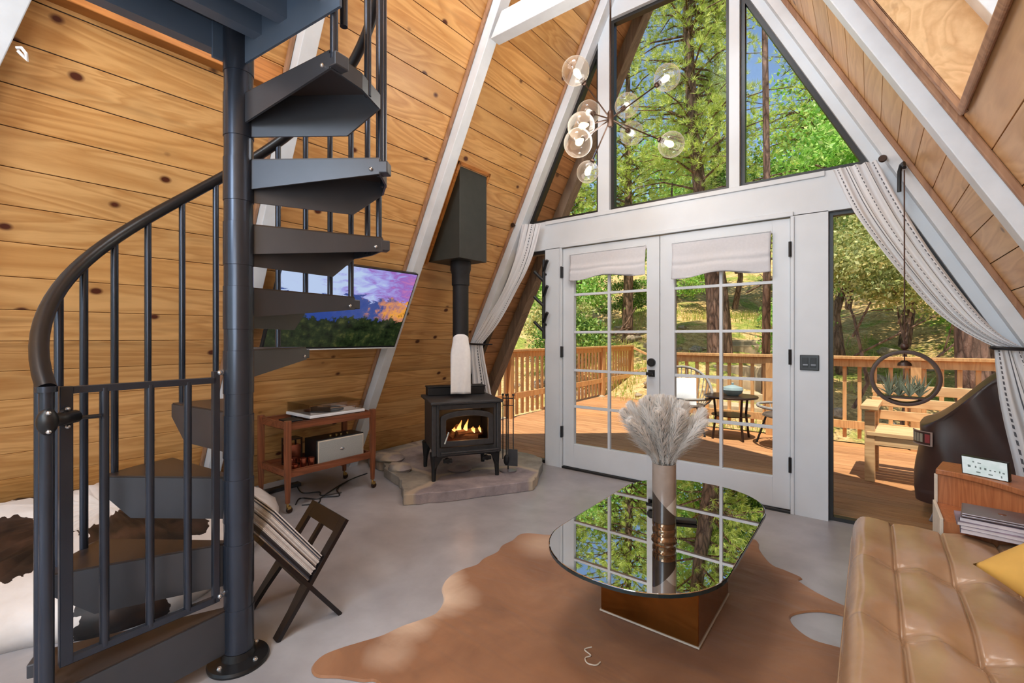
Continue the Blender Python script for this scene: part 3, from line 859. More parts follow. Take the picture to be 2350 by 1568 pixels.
# newel with latch at the foot of the stair
an = A1 + math.radians(1)
mb = MB(); mb.cyl(pol(an, RB + .012, .0), pol(an, RB + .012, 1.075), .0165, 16); mb.cyl(pol(an, RB+.012, 1.03), pol(an, RB+.012, 1.07), .011, 12); mb.build('newel_post', M['steel'], stair, smooth=True)
hr = [pol(A1 + .02 - t*.02, RB + .012, 1.065 + t*.02) for t in (0, .5, 1)]
n = 60
path = []
for i in range(n + 1):
    a = A1 + .02 - (A1 + .02 - math.radians(-12))*i/n
    d = math.degrees(A1 + .02 - a)
    path.append(pol(a, RB + .012, 1.075 + RISE*max(0, d)/30))
mb = MB(); mb.tube(path, .0225, 14); mb.build('handrail', M['rubber'], stair, smooth=True)
mb = MB(); x, y, z = path[0]; mb.lathe([(0,-.004),(.0235,-.004),(.0235,.012),(0,.012)], (x, y, z - .004), 20); mb.build('handrail_cap', M['steel'], stair, smooth=True)

# safety gate between pole and newel
g0 = Vector(pol(math.radians(262), .075, 0)); g1 = Vector(pol(math.radians(270), .475, 0))
gu = (g1 - g0).normalized()
gate = MB()
gz0, gz1 = .262, 1.075
gate.bar(g0 + Vector((0,0,gz0-.01)), g0 + Vector((0,0,gz1+.02)), .022, .022, gu)
gate.build('gate_hinge_stile', M['steel'], stair, bevel=.002)
mb = MB(); mb.bar(g1 + Vector((0,0,gz0-.01)), g1 + Vector((0,0,gz1)), .026, .03, gu); mb.build('gate_latch_stile', M['steel'], stair, bevel=.002)
for z in (gz0, gz1 - .012):
    mb = MB(); mb.bar(g0 + Vector((0,0,z)), g1 + Vector((0,0,z)), .022, .022); mb.build('gate_rail', M['steel'], stair, bevel=.002)
for f in (.22, .49, .78):
    p = g0.lerp(g1, f); mb = MB(); mb.cyl(p + Vector((0,0,gz0)), p + Vector((0,0,gz1-.012)), .0125, 12); mb.build('gate_bar', M['steel'], stair, smooth=True)
for z in (gz0 + .01, gz1 + .015):
    mb = MB(); mb.cyl(g0 + Vector((.0,.02,z)), g0 + Vector((0,.055,z)), .011, 10); mb.sphere(g0 + Vector((.012,.01,z)), .009, 10, 6); mb.build('gate_hinge', M['bolt'], stair, smooth=True)
lp = g1 + Vector((.012, -.012, .985)); npz = Vector(pol(an, RB + .012, .985))
mb = MB(); mb.sphere(tuple(npz + Vector((.012,0,0))), .03, 14, 10, (.8,.8,1.25)); mb.sphere(tuple(g1 + Vector((.014,0,.985))), .026, 14, 10, (.8,.8,1.1))
mb.cyl(tuple(npz + Vector((.012,0,0))), tuple(g1 + Vector((.014,.02,.985))), .019, 12)
lt = mb.build('gate_latch', M['black'], stair, smooth=True, angle=180)
mb = MB(); mb.cyl(tuple(g1 + Vector((.02,.0,.98))), tuple(g1 + Vector((.02,.075,.98))), .006, 8); mb.build('latch_bolt', M['black'], lt, smooth=True)
for dz in (-.026, .026):
    for p in (npz, g1 + Vector((0,0,.985))):
        mb = MB(); mb.sphere((p.x + .034, p.y, .985 + dz), .0065, 8, 6); mb.build('screw', M['bolt'], lt, smooth=True)

# landing: channel joists carried by the pole, a deep nosing plate and a deck plate
a10 = math.radians(5)
mb = MB()
p, q = pol(a10, .05, 0), pol(a10, .60, 0)
mb.prism([(0, 2.235), (.55, 2.235), (.55, 2.42), (0, 2.42)], lambda s: (p[0] + s[0]*math.cos(a10), p[1] + s[0]*math.sin(a10) + .004, s[1]), lambda s: (p[0] + s[0]*math.cos(a10), p[1] + s[0]*math.sin(a10) - .004, s[1]))
mb.build('landing_nosing', M['steel_bounce_lit'], stair)
for x in (-.058, .165, .32, .56):
    mb = MB()
    y1_ = -.0 if x > 0 else .03; xx = x
    yt = .02 + x*math.tan(a10) - .008 if x > 0 else .03
    mb.box(x - .004, x, -.95, yt, 2.30, 2.40); mb.box(x - .05, x - .004, -.95, yt, 2.30, 2.307); mb.box(x - .05, x - .004, -.95, yt, 2.393, 2.40)
    mb.build('landing_joist', M['steel_bounce_lit'], stair)
mb = MB(); mb.box(-.11, .60, -.95, .03, 2.401, 2.42); mb.build('landing_plate', M['steel_tread'], stair)
mb = MB(); mb.box(-.064, -.052, -.07, .045, 2.265, 2.40); br = mb.build('landing_bracket', M['steel_bounce_lit'], stair, bevel=.002)
for z in (2.315, 2.365):
    mb = MB(); mb.sphere((-.05, -.025, z), .008, 8, 6); mb.build('bolt', M['bolt'], br, smooth=True)
mb = MB(); mb.cyl((-.058, 0, 2.24), (-.058, 0, 2.265), .014, 12); mb.build('bolt_end', M['black'], br, smooth=True)
mb = MB(); mb.sphere((.50, -.0 + .50*math.tan(a10) + .008 - .016, 2.30), .012, 8, 6); mb.build('bolt', M['bolt'], stair, smooth=True)
# upright of the upper landing rail
for a, r in ((5, .585),):
    mb = MB(); mb.cyl(pol(math.radians(a) + .03, .545, 2.10), pol(math.radians(a) + .03, .545, 3.3), .0125, 12); mb.build('newel_post', M['steel'], stair, smooth=True)
# ------------------------------------------------------------------ left side of the room
# cowhide floor cushion slumped against the wall under the stair
root = thing('cowhide_floor_cushion', 'black, brown and white cowhide floor cushion slumped under the spiral stair', 'floor cushion', (-3.2, .85, 0))
out_ = [(-2.70,.0),(-2.62,.27),(-2.47,.48),(-2.46,.76),(-2.62,1.02),(-2.9,1.28),(-3.16,1.5),(-3.35,1.53),(-3.55,1.42),(-3.72,1.2),(-3.79,.8),(-3.79,.4),(-3.78,-.1),(-3.6,-.4),(-3.1,-.45),(-2.8,-.25)]
out_ = [Vector((x + 3.2, y - .85)) for x, y in out_]
def hide_ring(t, ring, n=72):
    m = len(out_); x = t*m; i = int(x) % m; f = x - int(x)
    p0, p1, p2, p3 = out_[i-1], out_[i], out_[(i+1) % m], out_[(i+2) % m]
    return .5*((2*p1) + (p2-p0)*f + (2*p0-5*p1+4*p2-p3)*f*f + (3*p1-p0-3*p2+p3)*f**3)
mb = MB(); prof = [(1.0,.0),(1.015,.05),(1.0,.10),(.93,.15),(.80,.19),(.6,.23),(.4,.26),(.2,.27),(.02,.275)]
cen = Vector((-.12,-.2)); nn = 96; base = 0
for j, (sc, h) in enumerate(prof):
    for i in range(nn):
        p = hide_ring(i/nn, j); q = cen + (p - cen)*sc
        wall = smooth01((-.02 - q.x)/.45)      # rises towards the wall
        zz = h*(1 + .55*wall) + (.012*math.sin(i*1.7 + j*2.1) + .01*math.sin(i*.55 - j*1.3))*(1 if 0 < j < 8 else 0)
        lim = -.78 + max(zz,0)/1.95 + .035
        mb.v.append((max(q.x, lim), q.y, max(zz, .001)))
for j in range(len(prof)-1):
    for i in range(nn):
        k2 = (i+1) % nn; mb.f.append((j*nn+i, j*nn+k2, (j+1)*nn+k2, (j+1)*nn+i))
mb.f.append(tuple((len(prof)-1)*nn + i for i in range(nn))); mb.f.append(tuple(range(nn))[::-1])
mb.build('hide', M['cow'], root, smooth=True, angle=180)
mb = MB(); mb.obox((.32,-.05,.212), (.9,.4,-.12), (-.4,.9,0), (0,0,1), .035, .025, .003); mb.build('leather_patch', M['orange_leather'], root)

# television on a wall arm, leaning with the slope
tv = thing('television', 'wide television showing a dusk mountain picture, leaning along the pine slope', 'television', LS(1.70, .16, 1.96))
u_ = Vector((.4563, 0, .8898)); n_ = Vector((.8898, 0, -.4563)); w_ = Vector((0, -1, 0))
def T(a, b, c): return Vector((0,1,0))*a + u_*b + n_*c
mb = MB(); mb.obox(T(0,0,0), (0,1,0), u_, n_, .545, .335, .018); mb.build('case', M['black'], tv, bevel=.004)
mb = MB(); vs = [T(-.535,-.318,.0186), T(.535,-.318,.0186), T(.535,.326,.0186), T(-.535,.326,.0186)]
mb.add(vs, [(0,1,2,3)]); mb.uv = {0:(0,0), 1:(1,0), 2:(1,1), 3:(0,1)}
sc_ = mb.build('screen', M['screen'], tv)
mb = MB(); mb.obox(T(0,-.337,.01), (0,1,0), u_, n_, .545, .0035, .012); mb.build('silver_edge', M['white_gloss'], tv)
mb = MB(); mb.obox(T(-.1,0,-.07), (0,1,0), u_, n_, .04, .12, .055); mb.obox(T(-.1,0,-.13), (0,1,0), u_, n_, .09, .14, .012); mb.obox(T(-.1,0,-.02), (0,1,0), u_, n_, .14, .14, .01); mb.build('wall_arm', M['black'], tv)

# tea trolley
cart = thing('tea_trolley', 'teak two-tier trolley on brass casters under the television', 'trolley', (-3.385, 1.93, 0))
for sx, sy in ((1,-1),(1,1),(-1,1),(-1,-1)):
    x, y = sx*.20, sy*.345
    mb = MB()
    vs = []
    for z, a, b in ((.07,.010,.013),(.30,.015,.021),(.64,.015,.021)):
        vs += [(x-a,y-b,z),(x+a,y-b,z),(x+a,y+b,z),(x-a,y+b,z)]
    mb.add(vs, [(3,2,1,0),(8,9,10,11)] + [(i*4+j, i*4+(j+1)%4, (i+1)*4+(j+1)%4, (i+1)*4+j) for i in (0,1) for j in range(4)])
    lg = mb.build('leg', M['teak_z'], cart, bevel=.002)
    mb = MB(); mb.cyl((x,y,.045), (x,y,.075), .008, 10); mb.box(x-.012,x+.012,y-.004,y+.02,.03,.05); c_ = mb.build('caster', M['brass'], lg)
    mb = MB(); mb.lathe([(0,-.012),(.017,-.011),(.0215,-.006),(.0215,.006),(.017,.011),(0,.012)], (x, y+.012, .0215), 18, 'x'); mb.build('wheel', M['bronze_dark'], lg, smooth=True)
for z, nm in ((.585,'upper_tray'), (.255,'lower_tray')):
    mb = MB(); mb.box(-.19,.19,-.335,.335,z,z+.012)
    for a in ((.185,.2,-.345,.345),(-.2,-.185,-.345,.345)): mb.box(a[0],a[1],a[2],a[3],z-.012,z+.04)
    for a in ((-.2,.2,-.345,-.33),(-.2,.2,.33,.345)): mb.box(a[0],a[1],a[2],a[3],z-.012,z+.04)
    mb.build(nm, M['teak'], cart, bevel=.003)

tt = thing('record_player', 'white record player under a clear acrylic lid on the trolley', 'record player', (-3.385, 2.00, .598))
mb = MB(); mb.box(-.17,.185,-.245,.215,.03,.052); mb.build('plinth', M['white_gloss'], tt, bevel=.004)
for sx in (-.13,.15):
    for sy in (-.2,.17):
        mb = MB(); mb.cyl((sx,sy,0),(sx,sy,.03),.022,14); mb.build('foot', M['black'], tt)
mb = MB(); mb.lathe([(0,.053),(.145,.053),(.147,.058),(.147,.066),(0,.066)], (0,-.03,0), 40); mb.build('platter', M['black'], tt, smooth=True)
mb = MB(); mb.tube([(.12,.17,.058),(.12,.17,.075),(.11,.12,.076),(.07,-.02,.07)], .005, 8); mb.build('tonearm', M['chrome'], tt, smooth=True)
mb = MB()
for b in ((-.165,.18,-.24,-.237,.056,.125),(-.165,.18,.207,.21,.056,.125),(.177,.18,-.237,.207,.056,.125),(-.165,-.162,-.237,.207,.056,.125),(-.165,.18,-.24,.21,.125,.128)): mb.box(*b)
mb.build('lid', M['acrylic'], tt)
o = MB().box(-.06,.08,-.06,.05,0,.035).build('phono_box', M['black'], None, bevel=.004, origin=(0,0,0)); o.location = (-3.30, 1.665, .598); tag(o, 'small black amplifier box beside the record player on the trolley', 'amplifier')
o = MB().box(-.05,.05,-.018,.018,0,.03).build('white_box', M['white_gloss'], None, bevel=.003); o.location = (-3.37, 2.2365, .5985); tag(o, 'small white box behind the record player at the trolley end', 'box')

sp = thing('speaker', 'black retro speaker with grey cloth front on the lower trolley shelf', 'speaker', (-3.33, 2.035, .268))
mb = MB(); mb.box(-.09,.085,-.205,.2,0,.185); mb.build('cabinet', M['black'], sp, bevel=.008)
mb = MB(); mb.box(.085,.092,-.197,.192,.008,.177); mb.build('trim_frame', M['cream'], sp, bevel=.002)
mb = MB(); mb.box(.092,.095,-.188,.183,.016,.169); mb.build('grille', M['speaker_grey'], sp)
mb = MB(); mb.sphere((.096,0,.09), .012, 12, 8, (.3,1.6,.8)); mb.build('badge', M['bolt'], sp, smooth=True)
for y in (-.06,-.01,.03,.085):
    mb = MB(); mb.lathe([(.009,.186),(.009,.197),(0,.197)], (.03,y,0), 14); mb.build('knob', M['brass'], sp, smooth=True)
for i, (x, y, h, lab) in enumerate(((-3.235,1.66,.05,'copper tumbler nearest the trolley leg'), (-3.26,1.735,.075,'taller copper tumbler second from the trolley leg'), (-3.25,1.79,.07,'copper tumbler next to the speaker'), (-3.33,1.70,.07,'copper tumbler standing behind the front row'))):
    o = MB().lathe([(0,0),(.021,0),(.025,h),(.0235,h),(.020,.004),(0,.004)], (0,0,0), 20).build('copper_cup', M['copper'], None, smooth=True); o.location = (x, y, .2675); tag(o, lab, 'cup', 'copper cups on the lower trolley shelf')
r = thing('copper_lantern', 'brown copper lantern-like box at the back of the lower trolley shelf', 'lantern', (-3.43, 1.74, .2675))
mb = MB(); mb.box(-.05,.05,-.055,.055,0,.012)
for sx in (-1,1):
    for sy in (-1,1): mb.box(sx*.045-.005,sx*.045+.005,sy*.05-.005,sy*.05+.005,.012,.19)
mb.box(-.05,.05,-.055,.055,.19,.2); mb.build('frame', M['bronze_dark'], r)
mb = MB(); mb.box(-.04,.04,-.045,.045,.013,.15); mb.build('body', M['copper'], r)
mb = MB()
for P_ in ([(-3.25,1.72,.006),(-3.2,1.82,.006),(-3.29,1.90,.006),(-3.22,2.0,.006),(-3.38,2.08,.006),(-3.5,2.28,.008),(-3.55,2.48,.006)], [(-3.3,1.7,.005),(-3.4,1.79,.006),(-3.28,1.86,.006),(-3.34,1.97,.006),(-3.43,2.12,.006),(-3.5,2.26,.006)], [(-3.66,1.9,.01),(-3.5,1.86,.006),(-3.42,1.95,.006),(-3.33,1.92,.006),(-3.27,2.05,.006)]):
    P_ = [Vector(q) for q in P_]; mb.tube([interp(P_, t) for t in np.linspace(0,1,40)], .0045, 6)
tag(mb.build('power_cable', M['black'], None, smooth=True), 'tangle of thin black cables on the floor under the trolley', 'cable')
o = MB().box(-.03,.03,-.17,.17,0,.03).build('power_strip', M['iron'], None, bevel=.004); o.location = (-3.72, 1.78, 0); tag(o, 'dark power strip on the floor behind the trolley', 'power strip')

# record rack: two crossing frames, records leaning in the V
rack = thing('record_rack', 'black wooden crossed-leg rack holding records beside the stair pole', 'record rack', (-2.04, .94, 0))
W = Vector((.348,-.038,0)).normalized(); NN = Vector((.109,.994,0)).normalized()
def RK(a, b, z): return W*a + NN*b + Vector((0,0,z))
def frame(y_of, s0, s1, name, low):
    """slab frame: two stiles that taper to feet, a wide head rail and a middle slat"""
    def P(a, s, off): # a across, s 0..1 up the slope
        return RK(a, lerp(*y_of, s), .41*s) + noff*off
    d = RK(0, y_of[1] - y_of[0], .41); d.normalize(); noff = d.cross(W).normalized()
    def slab(poly, nm):
        m = MB(); m.prism(poly, lambda q: P(q[0], q[1], -.009), lambda q: P(q[0], q[1], .009)); return m.build(nm, M['black_wood'], rack, bevel=.0015)
    for sg in (-1, 1):
        e = .176*sg
        slab([(e,0),(e,1),(e - sg*.045,1),(e - sg*.045,.52),(e - sg*.062,.42),(e - sg*.045,.2),(e - sg*.04,0)], 'stile')
    slab([(-.131,.865),(.131,.865),(.131,1),(-.131,1)], 'head_rail')
    slab([(-.131,.40),(.131,.40),(.131,.50),(-.131,.50)], 'cross_rail')
    if low: slab([(-.012,.50),(.012,.50),(.012,.865),(-.012,.865)], 'middle_slat')
frame((-.03, .262), 0, 1, 'front', True)
frame((.232, -.085), 0, 1, 'rear', False)
# records stand in the V, parallel to the rear frame
d = (RK(0, -.317, .41)).normalized(); up = d.cross(W).normalized()
if up.z < 0: up = -up
nrec = 22
df = RK(0, .292, .41).normalized(); cross = RK(0, .0957, .176)
for i in range(nrec):
    th = .0042; sh = random.uniform(-.004,.004)
    c = cross + df*((.0125 + i*.0046)/.957) + d*(.0125 + .155 + random.uniform(0, .006)) + W*(.008 + sh)
    m = MB(); m.obox((0,0,0), W, d, up, .155, .155, th/2)
    o = m.build('vinyl_record', M['record'], None); o.location = Vector(rack.location) + c
    tag(o, 'vinyl record in its sleeve, one of the stack leaning in the black rack', 'record', 'vinyl records in the black rack')

# clip hanging on the rafter at the top left corner
o = MB().tube([(0,-.012,.022),(.012,0,.024),(.02,.012,.004),(.012,.016,-.018),(.004,.002,.0),(0,-.008,.012)], .006, 8).build('cord_clip', M['clip'], None, smooth=True); o.location = (-2.655,.262,2.335)
tag(o, 'white plastic clip with a cord fixed to the rafter at the top left corner', 'clip')
# ------------------------------------------------------------------ hearth, stove, flue
mb = MB()
poly = [(-2.67,2.17),(-2.52,2.36),(-2.36,2.62),(-2.22,2.85),(-2.12,3.01),(-2.16,3.13),(-2.30,3.38),(-2.44,3.62),(-2.60,3.69),(-3.0,3.69),(-3.5,3.69),(-3.93,3.69),(-3.93,3.2),(-3.92,2.75),(-3.72,2.62),(-3.5,2.62),(-3.3,2.50),(-3.05,2.43),(-2.95,2.38),(-2.8,2.27)]
rnd = random.Random(3); fine = []
for i, p in enumerate(poly):
    q = poly[(i+1) % len(poly)]
    for k_ in range(4):
        t = k_/4; j = .012 if k_ else 0
        fine.append((lerp(p[0],q[0],t) + rnd.uniform(-j,j), lerp(p[1],q[1],t) + rnd.uniform(-j,j)))
mb.prism_z(fine, 0, .08); o = mb.build('hearth', M['flag'], None, bevel=.006); tag(o, 'raised irregular flagstone hearth under the wood stove', 'hearth')
for x, y, s, lab in ((-3.55,2.72,.17,'rough pale stone at the left end of the hearth'), (-3.2,2.56,.12,'smaller rough stone left of the stove on the hearth')):
    m = MB(); rr = random.Random(int(s*100))
    m.lathe([(0,0),(s*.9,0),(s,.02),(s*.8,.05),(s*.3,.06),(0,.062)], (0,0,0), 14)
    m.v = [(a*(1+rr.uniform(-.12,.12)), b*(.7+rr.uniform(-.1,.1)), c) for a, b, c in m.v]
    o = m.build('hearth_stone', M['flag'], None, smooth=True, angle=50); o.location = (x, y, .0805); tag(o, lab, 'stone')

st = thing('wood_stove', 'black cast-iron wood stove with a burning fire on four curved legs', 'stove', (-2.775, 2.862, .08), math.atan2(.837,.548))
# local x: left to right seen from the front, local -y: towards the room
mb = MB(); mb.box(-.265,.265,-.235,.235,.235,.60); 
body = MB()
body.box(-.265,-.245,-.24,.24,.22,.605); body.box(.245,.265,-.24,.24,.22,.605); body.box(-.245,.245,.215,.24,.22,.605); body.box(-.245,.245,-.21,.215,.22,.26); body.box(-.245,.245,-.24,.215,.56,.605)
body.build('firebox', M['iron'], st, bevel=.006)
mb = MB(); mb.box(-.295,.295,-.285,.265,.606,.632); mb.build('top_plate', M['iron'], st, bevel=.008)
mb = MB(); mb.box(-.255,.255,.12,.25,.6325,.70); mb.box(-.262,.262,.115,.255,.70,.712); mb.build('warming_shelf', M['iron_dark'], st, bevel=.006)
for sx in (-1, 1):
    m = MB(); m.box(sx*.245 if sx>0 else -.285, .285 if sx>0 else -.245, -.268, -.24, .20, .605); m.build('corner_post', M['iron'], st, bevel=.01)
# arched face around the door
dw, d0, d1 = .215, .275, .50
arch = [(-dw, d0), (dw, d0), (dw, d1)] + [(dw*math.cos(t), d1 + .055*math.sin(t)) for t in [PI*k/12 for k in range(1,12)]] + [(-dw, d1)]
outer = [(-.245,.20),(.245,.20),(.245,.605),(-.245,.605)]
m = MB()
m.box(-.245,-dw-.01,-.262,-.241,.2,.605); m.box(dw+.01,.245,-.262,-.241,.2,.605); m.box(-dw-.01,dw+.01,-.262,-.241,.565,.605); m.box(-dw-.01,dw+.01,-.262,-.241,.2,.265)
m.build('face', M['iron'], st, bevel=.004)
m = MB(); inn = []
ring_y(m, arch, .042, -.276, -.245)
dr = m.build('door', M['iron'], st, bevel=.003)
m = MB(); m.prism_y(inset(arch, .036), -.262, -.258); m.build('glass', M['stove_glass'], dr)
m = MB(); m.tube([(-.185,-.285,.30),(-.19,-.31,.31),(-.16,-.315,.40)], .0075, 8); m.build('handle', M['chrome'], dr, smooth=True)
m = MB(); m.box(-.22,.25,-.315,-.24,.222,.236); m.box(-.22,.25,-.315,-.305,.216,.242); m.build('ash_lip', M['iron'], st, bevel=.004)
for sx in (-1,1):
    m = MB(); m.cyl((sx*.16,-.285,.165),(sx*.16,-.24,.165),.02,12); m.box(sx*.16-.035,sx*.16+.035,-.285,-.26,.15,.178); m.build('air_control', M['iron_dark'], st, bevel=.003)
    for sy in (-1,1):
        x, y = sx*.262, sy*.222
        m = MB()
        prof = [(0,.0,.016),(.02,.0,.017),(.09,.002,.02),(.16,.006,.034),(.22,.012,.05)]
        m.tube([(x - sx*a*1.6, y - sy*a*1.2, z) for z, a, r_ in prof], [r_ for _,_,r_ in prof], 8); m.build('leg', M['iron_dark'], st, smooth=True)
m = MB(); m.prism([(-.262,.22),(-.262,.10),(-.235,.13),(-.2,.185),(-.12,.2),(.12,.2),(.2,.185),(.235,.13),(.262,.10),(.262,.22)], lambda p: (p[0],-.258,p[1]), lambda p: (p[0],-.246,p[1])); m.build('apron', M['iron_dark'], st)
m = MB(); m.lathe([(0,.0),(.10,.0),(.105,.012),(0,.02)], (0,.02,.002), 24); m.build('base_vent', M['aluminium'], st, smooth=True)
# fire
fr = thing('firewood', 'burning logs behind the stove glass', 'firewood', (-2.775, 2.862, .341), math.atan2(.837,.548))
for a, b, r_ in (((-.17,-.08,.035),(.12,-.14,.04),.032), ((-.06,-.13,.08),(.18,-.02,.07),.03), ((-.15,.02,.04),(.16,.04,.04),.04), ((-.12,-.15,.05),(-.02,-.02,.12),.026)):
    m = MB(); m.tube([a, ((a[0]+b[0])/2, (a[1]+b[1])/2, (a[2]+b[2])/2+.005), b], r_, 9); m.build('log', M['log'], fr, smooth=True)
m = MB(); m.box(-.15,.15,-.16,.05,.001,.006); m.build('embers', M['ember'], fr)
for x, h, w_2 in ((-.02,.115,.02),(.035,.12,.018),(-.06,.06,.02),(.10,.055,.018),(.155,.06,.012)):
    m = MB(); m.lathe([(.004,0),(w_2*.8,.02),(w_2,.04),(w_2*.7,h*.55),(w_2*.25,h*.85),(0,h)], (x,-.10,.075), 10)
    m.v = [(a + .012*math.sin(c*40), b*1.0, c) for a, b, c in m.v]
    m.build('flame', M['flame'], fr, smooth=True, angle=180)
# flue pipe and support box
pp = thing('stove_pipe', 'matte black stove pipe rising from the wood stove to the box above', 'stove pipe', (-2.79, 2.885, 0))
m = MB(); m.cyl((0,0,.7925),(0,0,1.86),.068,32); m.build('pipe', M['iron_dark'], pp, smooth=True)
m = MB(); m.lathe([(.07,1.66),(.076,1.665),(.076,1.76),(.088,1.80),(.088,1.865),(.07,1.865)], (0,0,0), 32); m.build('collar', M['iron_dark'], pp, smooth=True, angle=25)
m = MB(); vs = []
x0, x1, y0, y1, zb, zt = -3.03, -2.639, 2.718, 3.052, 1.868, 2.60
def sl(z): return -3.98 + z/1.95
m.prism([(x1, zb), (x1, (x1+3.98)*1.95 - .002), (sl(zb) + .002, zb)], lambda p: (p[0], y0, p[1]), lambda p: (p[0], y1, p[1]))
root = thing('flue_box', 'matte black square flue box fixed to the pine slope above the stove pipe', 'flue box', (0,0,0))
m.build('box', M['box_black'], root, bevel=.003)
m = MB(); s_t = 2.615/.8898
for (a,b,c,d) in ((2.08,2.97,2.69,2.716),(2.08,2.97,3.054,3.08),(2.945,2.972,2.69,3.08)): slope_quad(m, LS, a, b, c, d, .001, .014)
m.build('trim', M['shade_band_trim'], root)
# cloth over the pipe
m = MB()
def cl(u, v):
    wv = lerp(.064, .084, smooth01(v*3)); a = (u - .5)*2
    z = 1.245 - v*.50 - .03*abs(a)**3*(1 - v)
    d = .088 + .012*math.sin(u*9 + v*2)*v + .02*v - .03*abs(a)**2*(1-v)
    c = Vector((-2.79, 2.885, 0)); f = Vector((.70,-.714,0)); s = Vector((.714,.70,0))
    return c + f*d + s*(a*wv) + Vector((0,0,z))
m.grid(cl, 16, 24); o = m.build('cloth', M['fabric_white'], None, smooth=True, solid=.006, angle=180); tag(o, 'plain white cloth hung against the stove pipe above the stove', 'cloth')
# fire tools
tl = thing('fire_tool_set', 'black fireplace tool stand with brush and shovel right of the stove', 'fire tools', (-2.44, 3.10, .08))
m = MB(); m.lathe([(0,0),(.072,0),(.072,.012),(.02,.018),(0,.018)], (0,0,0), 28); m.build('base', M['aluminium'], tl, smooth=True, angle=30)
m = MB(); m.cyl((0,0,.015),(0,0,.66),.006,10); m.tube([(-.045,-.02,.62),(0,0,.62),(.045,.02,.62)], .005, 8); m.tube([(-.045,-.02,.56),(0,0,.56),(.045,.02,.56)], .004, 8); m.build('stand', M['black'], tl, smooth=True)
for sx, nm in ((-1,'poker'),(1,'shovel'),(.0,'brush')):
    x, y = sx*.042, sx*.018 - (.025 if sx == 0 else 0)
    m = MB(); m.cyl((x,y,.1),(x,y,.64),.0045,8); m.sphere((x,y,.65),.011,10,8)
    if nm == 'shovel': m.obox((x,y-.012,.12),(1,.4,0),(0,0,1),(-.4,1,0),.045,.07,.004)
    if nm == 'brush': m.sphere((x,y,.10),.026,10,8,(1,.7,1.8))
    m.build(nm, M['iron_dark'] if nm != 'shovel' else M['iron'], tl, smooth=True)
# ------------------------------------------------------------------ rug, coffee table, vase
outl = [(-1.63,.90),(-1.655,.955),(-1.64,1.02),(-1.61,1.09),(-1.575,1.17),(-1.56,1.256),(-1.53,1.34),(-1.515,1.41),(-1.56,1.50),(-1.645,1.57),(-1.69,1.66),(-1.69,1.756),(-1.665,1.84),(-1.68,1.914),(-1.672,2.02),(-1.70,2.10),(-1.695,2.19),(-1.71,2.276),(-1.68,2.33),(-1.60,2.37),(-1.541,2.407),(-1.40,2.50),(-1.2,2.64),(-1.0,2.78),(-.8,2.93),(-.64,3.04),(-.555,3.09),(-.52,3.05),(-.50,2.96),(-.418,2.81),(-.35,2.78),(-.274,2.745),(-.28,2.70),(-.20,2.63),(-.10,2.58),(-.02,2.56),(.05,2.53),(.06,2.47),(-.02,2.47),(-.12,2.48),(-.20,2.44),(-.27,2.35),(-.26,2.28),(-.19,2.215),(-.10,2.22),(.05,2.24),(.2,2.1),(.2,1.5),(.15,1.0),(-.1,.75),(-.5,.72),(-.9,.86),(-1.15,.95),(-1.36,1.0),(-1.42,.97),(-1.50,.93),(-1.57,.885)]
def closed_curve(P, k=6):
    n = len(P); out = []
    for i in range(n):
        p0, p1, p2, p3 = [Vector(P[(i+j) % n]) for j in (-1,0,1,2)]
        for q in range(k):
            f = q/k; out.append(.5*((2*p1)+(p2-p0)*f+(2*p0-5*p1+4*p2-p3)*f*f+(3*p1-p0-3*p2+p3)*f**3))
    return out
rim = closed_curve(outl)
me = bpy.data.meshes.new('cowhide_rug'); b_ = bmesh.new()
top = [b_.verts.new((p[0], p[1], .008)) for p in inset([tuple(p) for p in rim], .006)]; low = [b_.verts.new((p.x, p.y, .0015)) for p in rim]
n = len(rim); fc_ = b_.faces.new(top)
for i in range(n): b_.faces.new((low[i], low[(i+1) % n], top[(i+1) % n], top[i]))
bmesh.ops.triangulate(b_, faces=[fc_], ngon_method='BEAUTY'); bmesh.ops.recalc_face_normals(b_, faces=b_.faces)
b_.to_mesh(me); b_.free(); me.materials.append(M['hide'])
o = bpy.data.objects.new('cowhide_rug', me); COL.objects.link(o); tag(o, 'brown cowhide rug with cream edges spread under the coffee table', 'rug')
cp_ = [Vector(q) for q in ((-.86,1.62,.0115),(-.875,1.59,.0115),(-.84,1.575,.0115),(-.85,1.55,.0115),(-.83,1.53,.0115),(-.80,1.54,.0115),(-.795,1.565,.0115))]
th_ = MB(); th_.tube([interp(cp_, t) for t in np.linspace(0,1,28)], .0025, 6)
tag(th_.build('hide_curl', M['cream'], None, smooth=True), 'small pale curl of thread lying on the brown hide rug', 'thread')

tab = thing('coffee_table', 'smoked mirror-glass racetrack coffee table on a bronze mirrored box base', 'coffee table', (-.735, 2.09, 0))
mb = MB(); mb.box(-.208,.208,-.228,.248,.017,.374); mb.build('base', M['bronze_mirror'], tab, bevel=.003)
mb = MB()
for a in ((-.212,.212,-.232,-.226),(-.212,.212,.246,.252),(-.212,-.206,-.226,.246),(.206,.212,-.226,.246)): mb.box(a[0],a[1],a[2],a[3],.0125,.019)
mb.build('base_edge', M['cream'], tab)
def race(hx, hy, r, k=14):
    P = []
    for cx_, cy_, a0 in ((hx-r, hy-r, 0), (-hx+r, hy-r, 90), (-hx+r, -hy+r, 180), (hx-r, -hy+r, 270)):
        for i in range(k + 1):
            a = math.radians(a0 + 90*i/k); P.append((cx_ + r*math.cos(a), cy_ + r*math.sin(a)))
    return P
mb = MB(); mb.prism_z(race(.345, .665, .325), .3755, .39); tp = mb.build('top', M['table_glass'], tab, bevel=.003)
mb = MB(); P = race(.3465, .6665, .3265); Q = race(.3445, .6645, .3245)
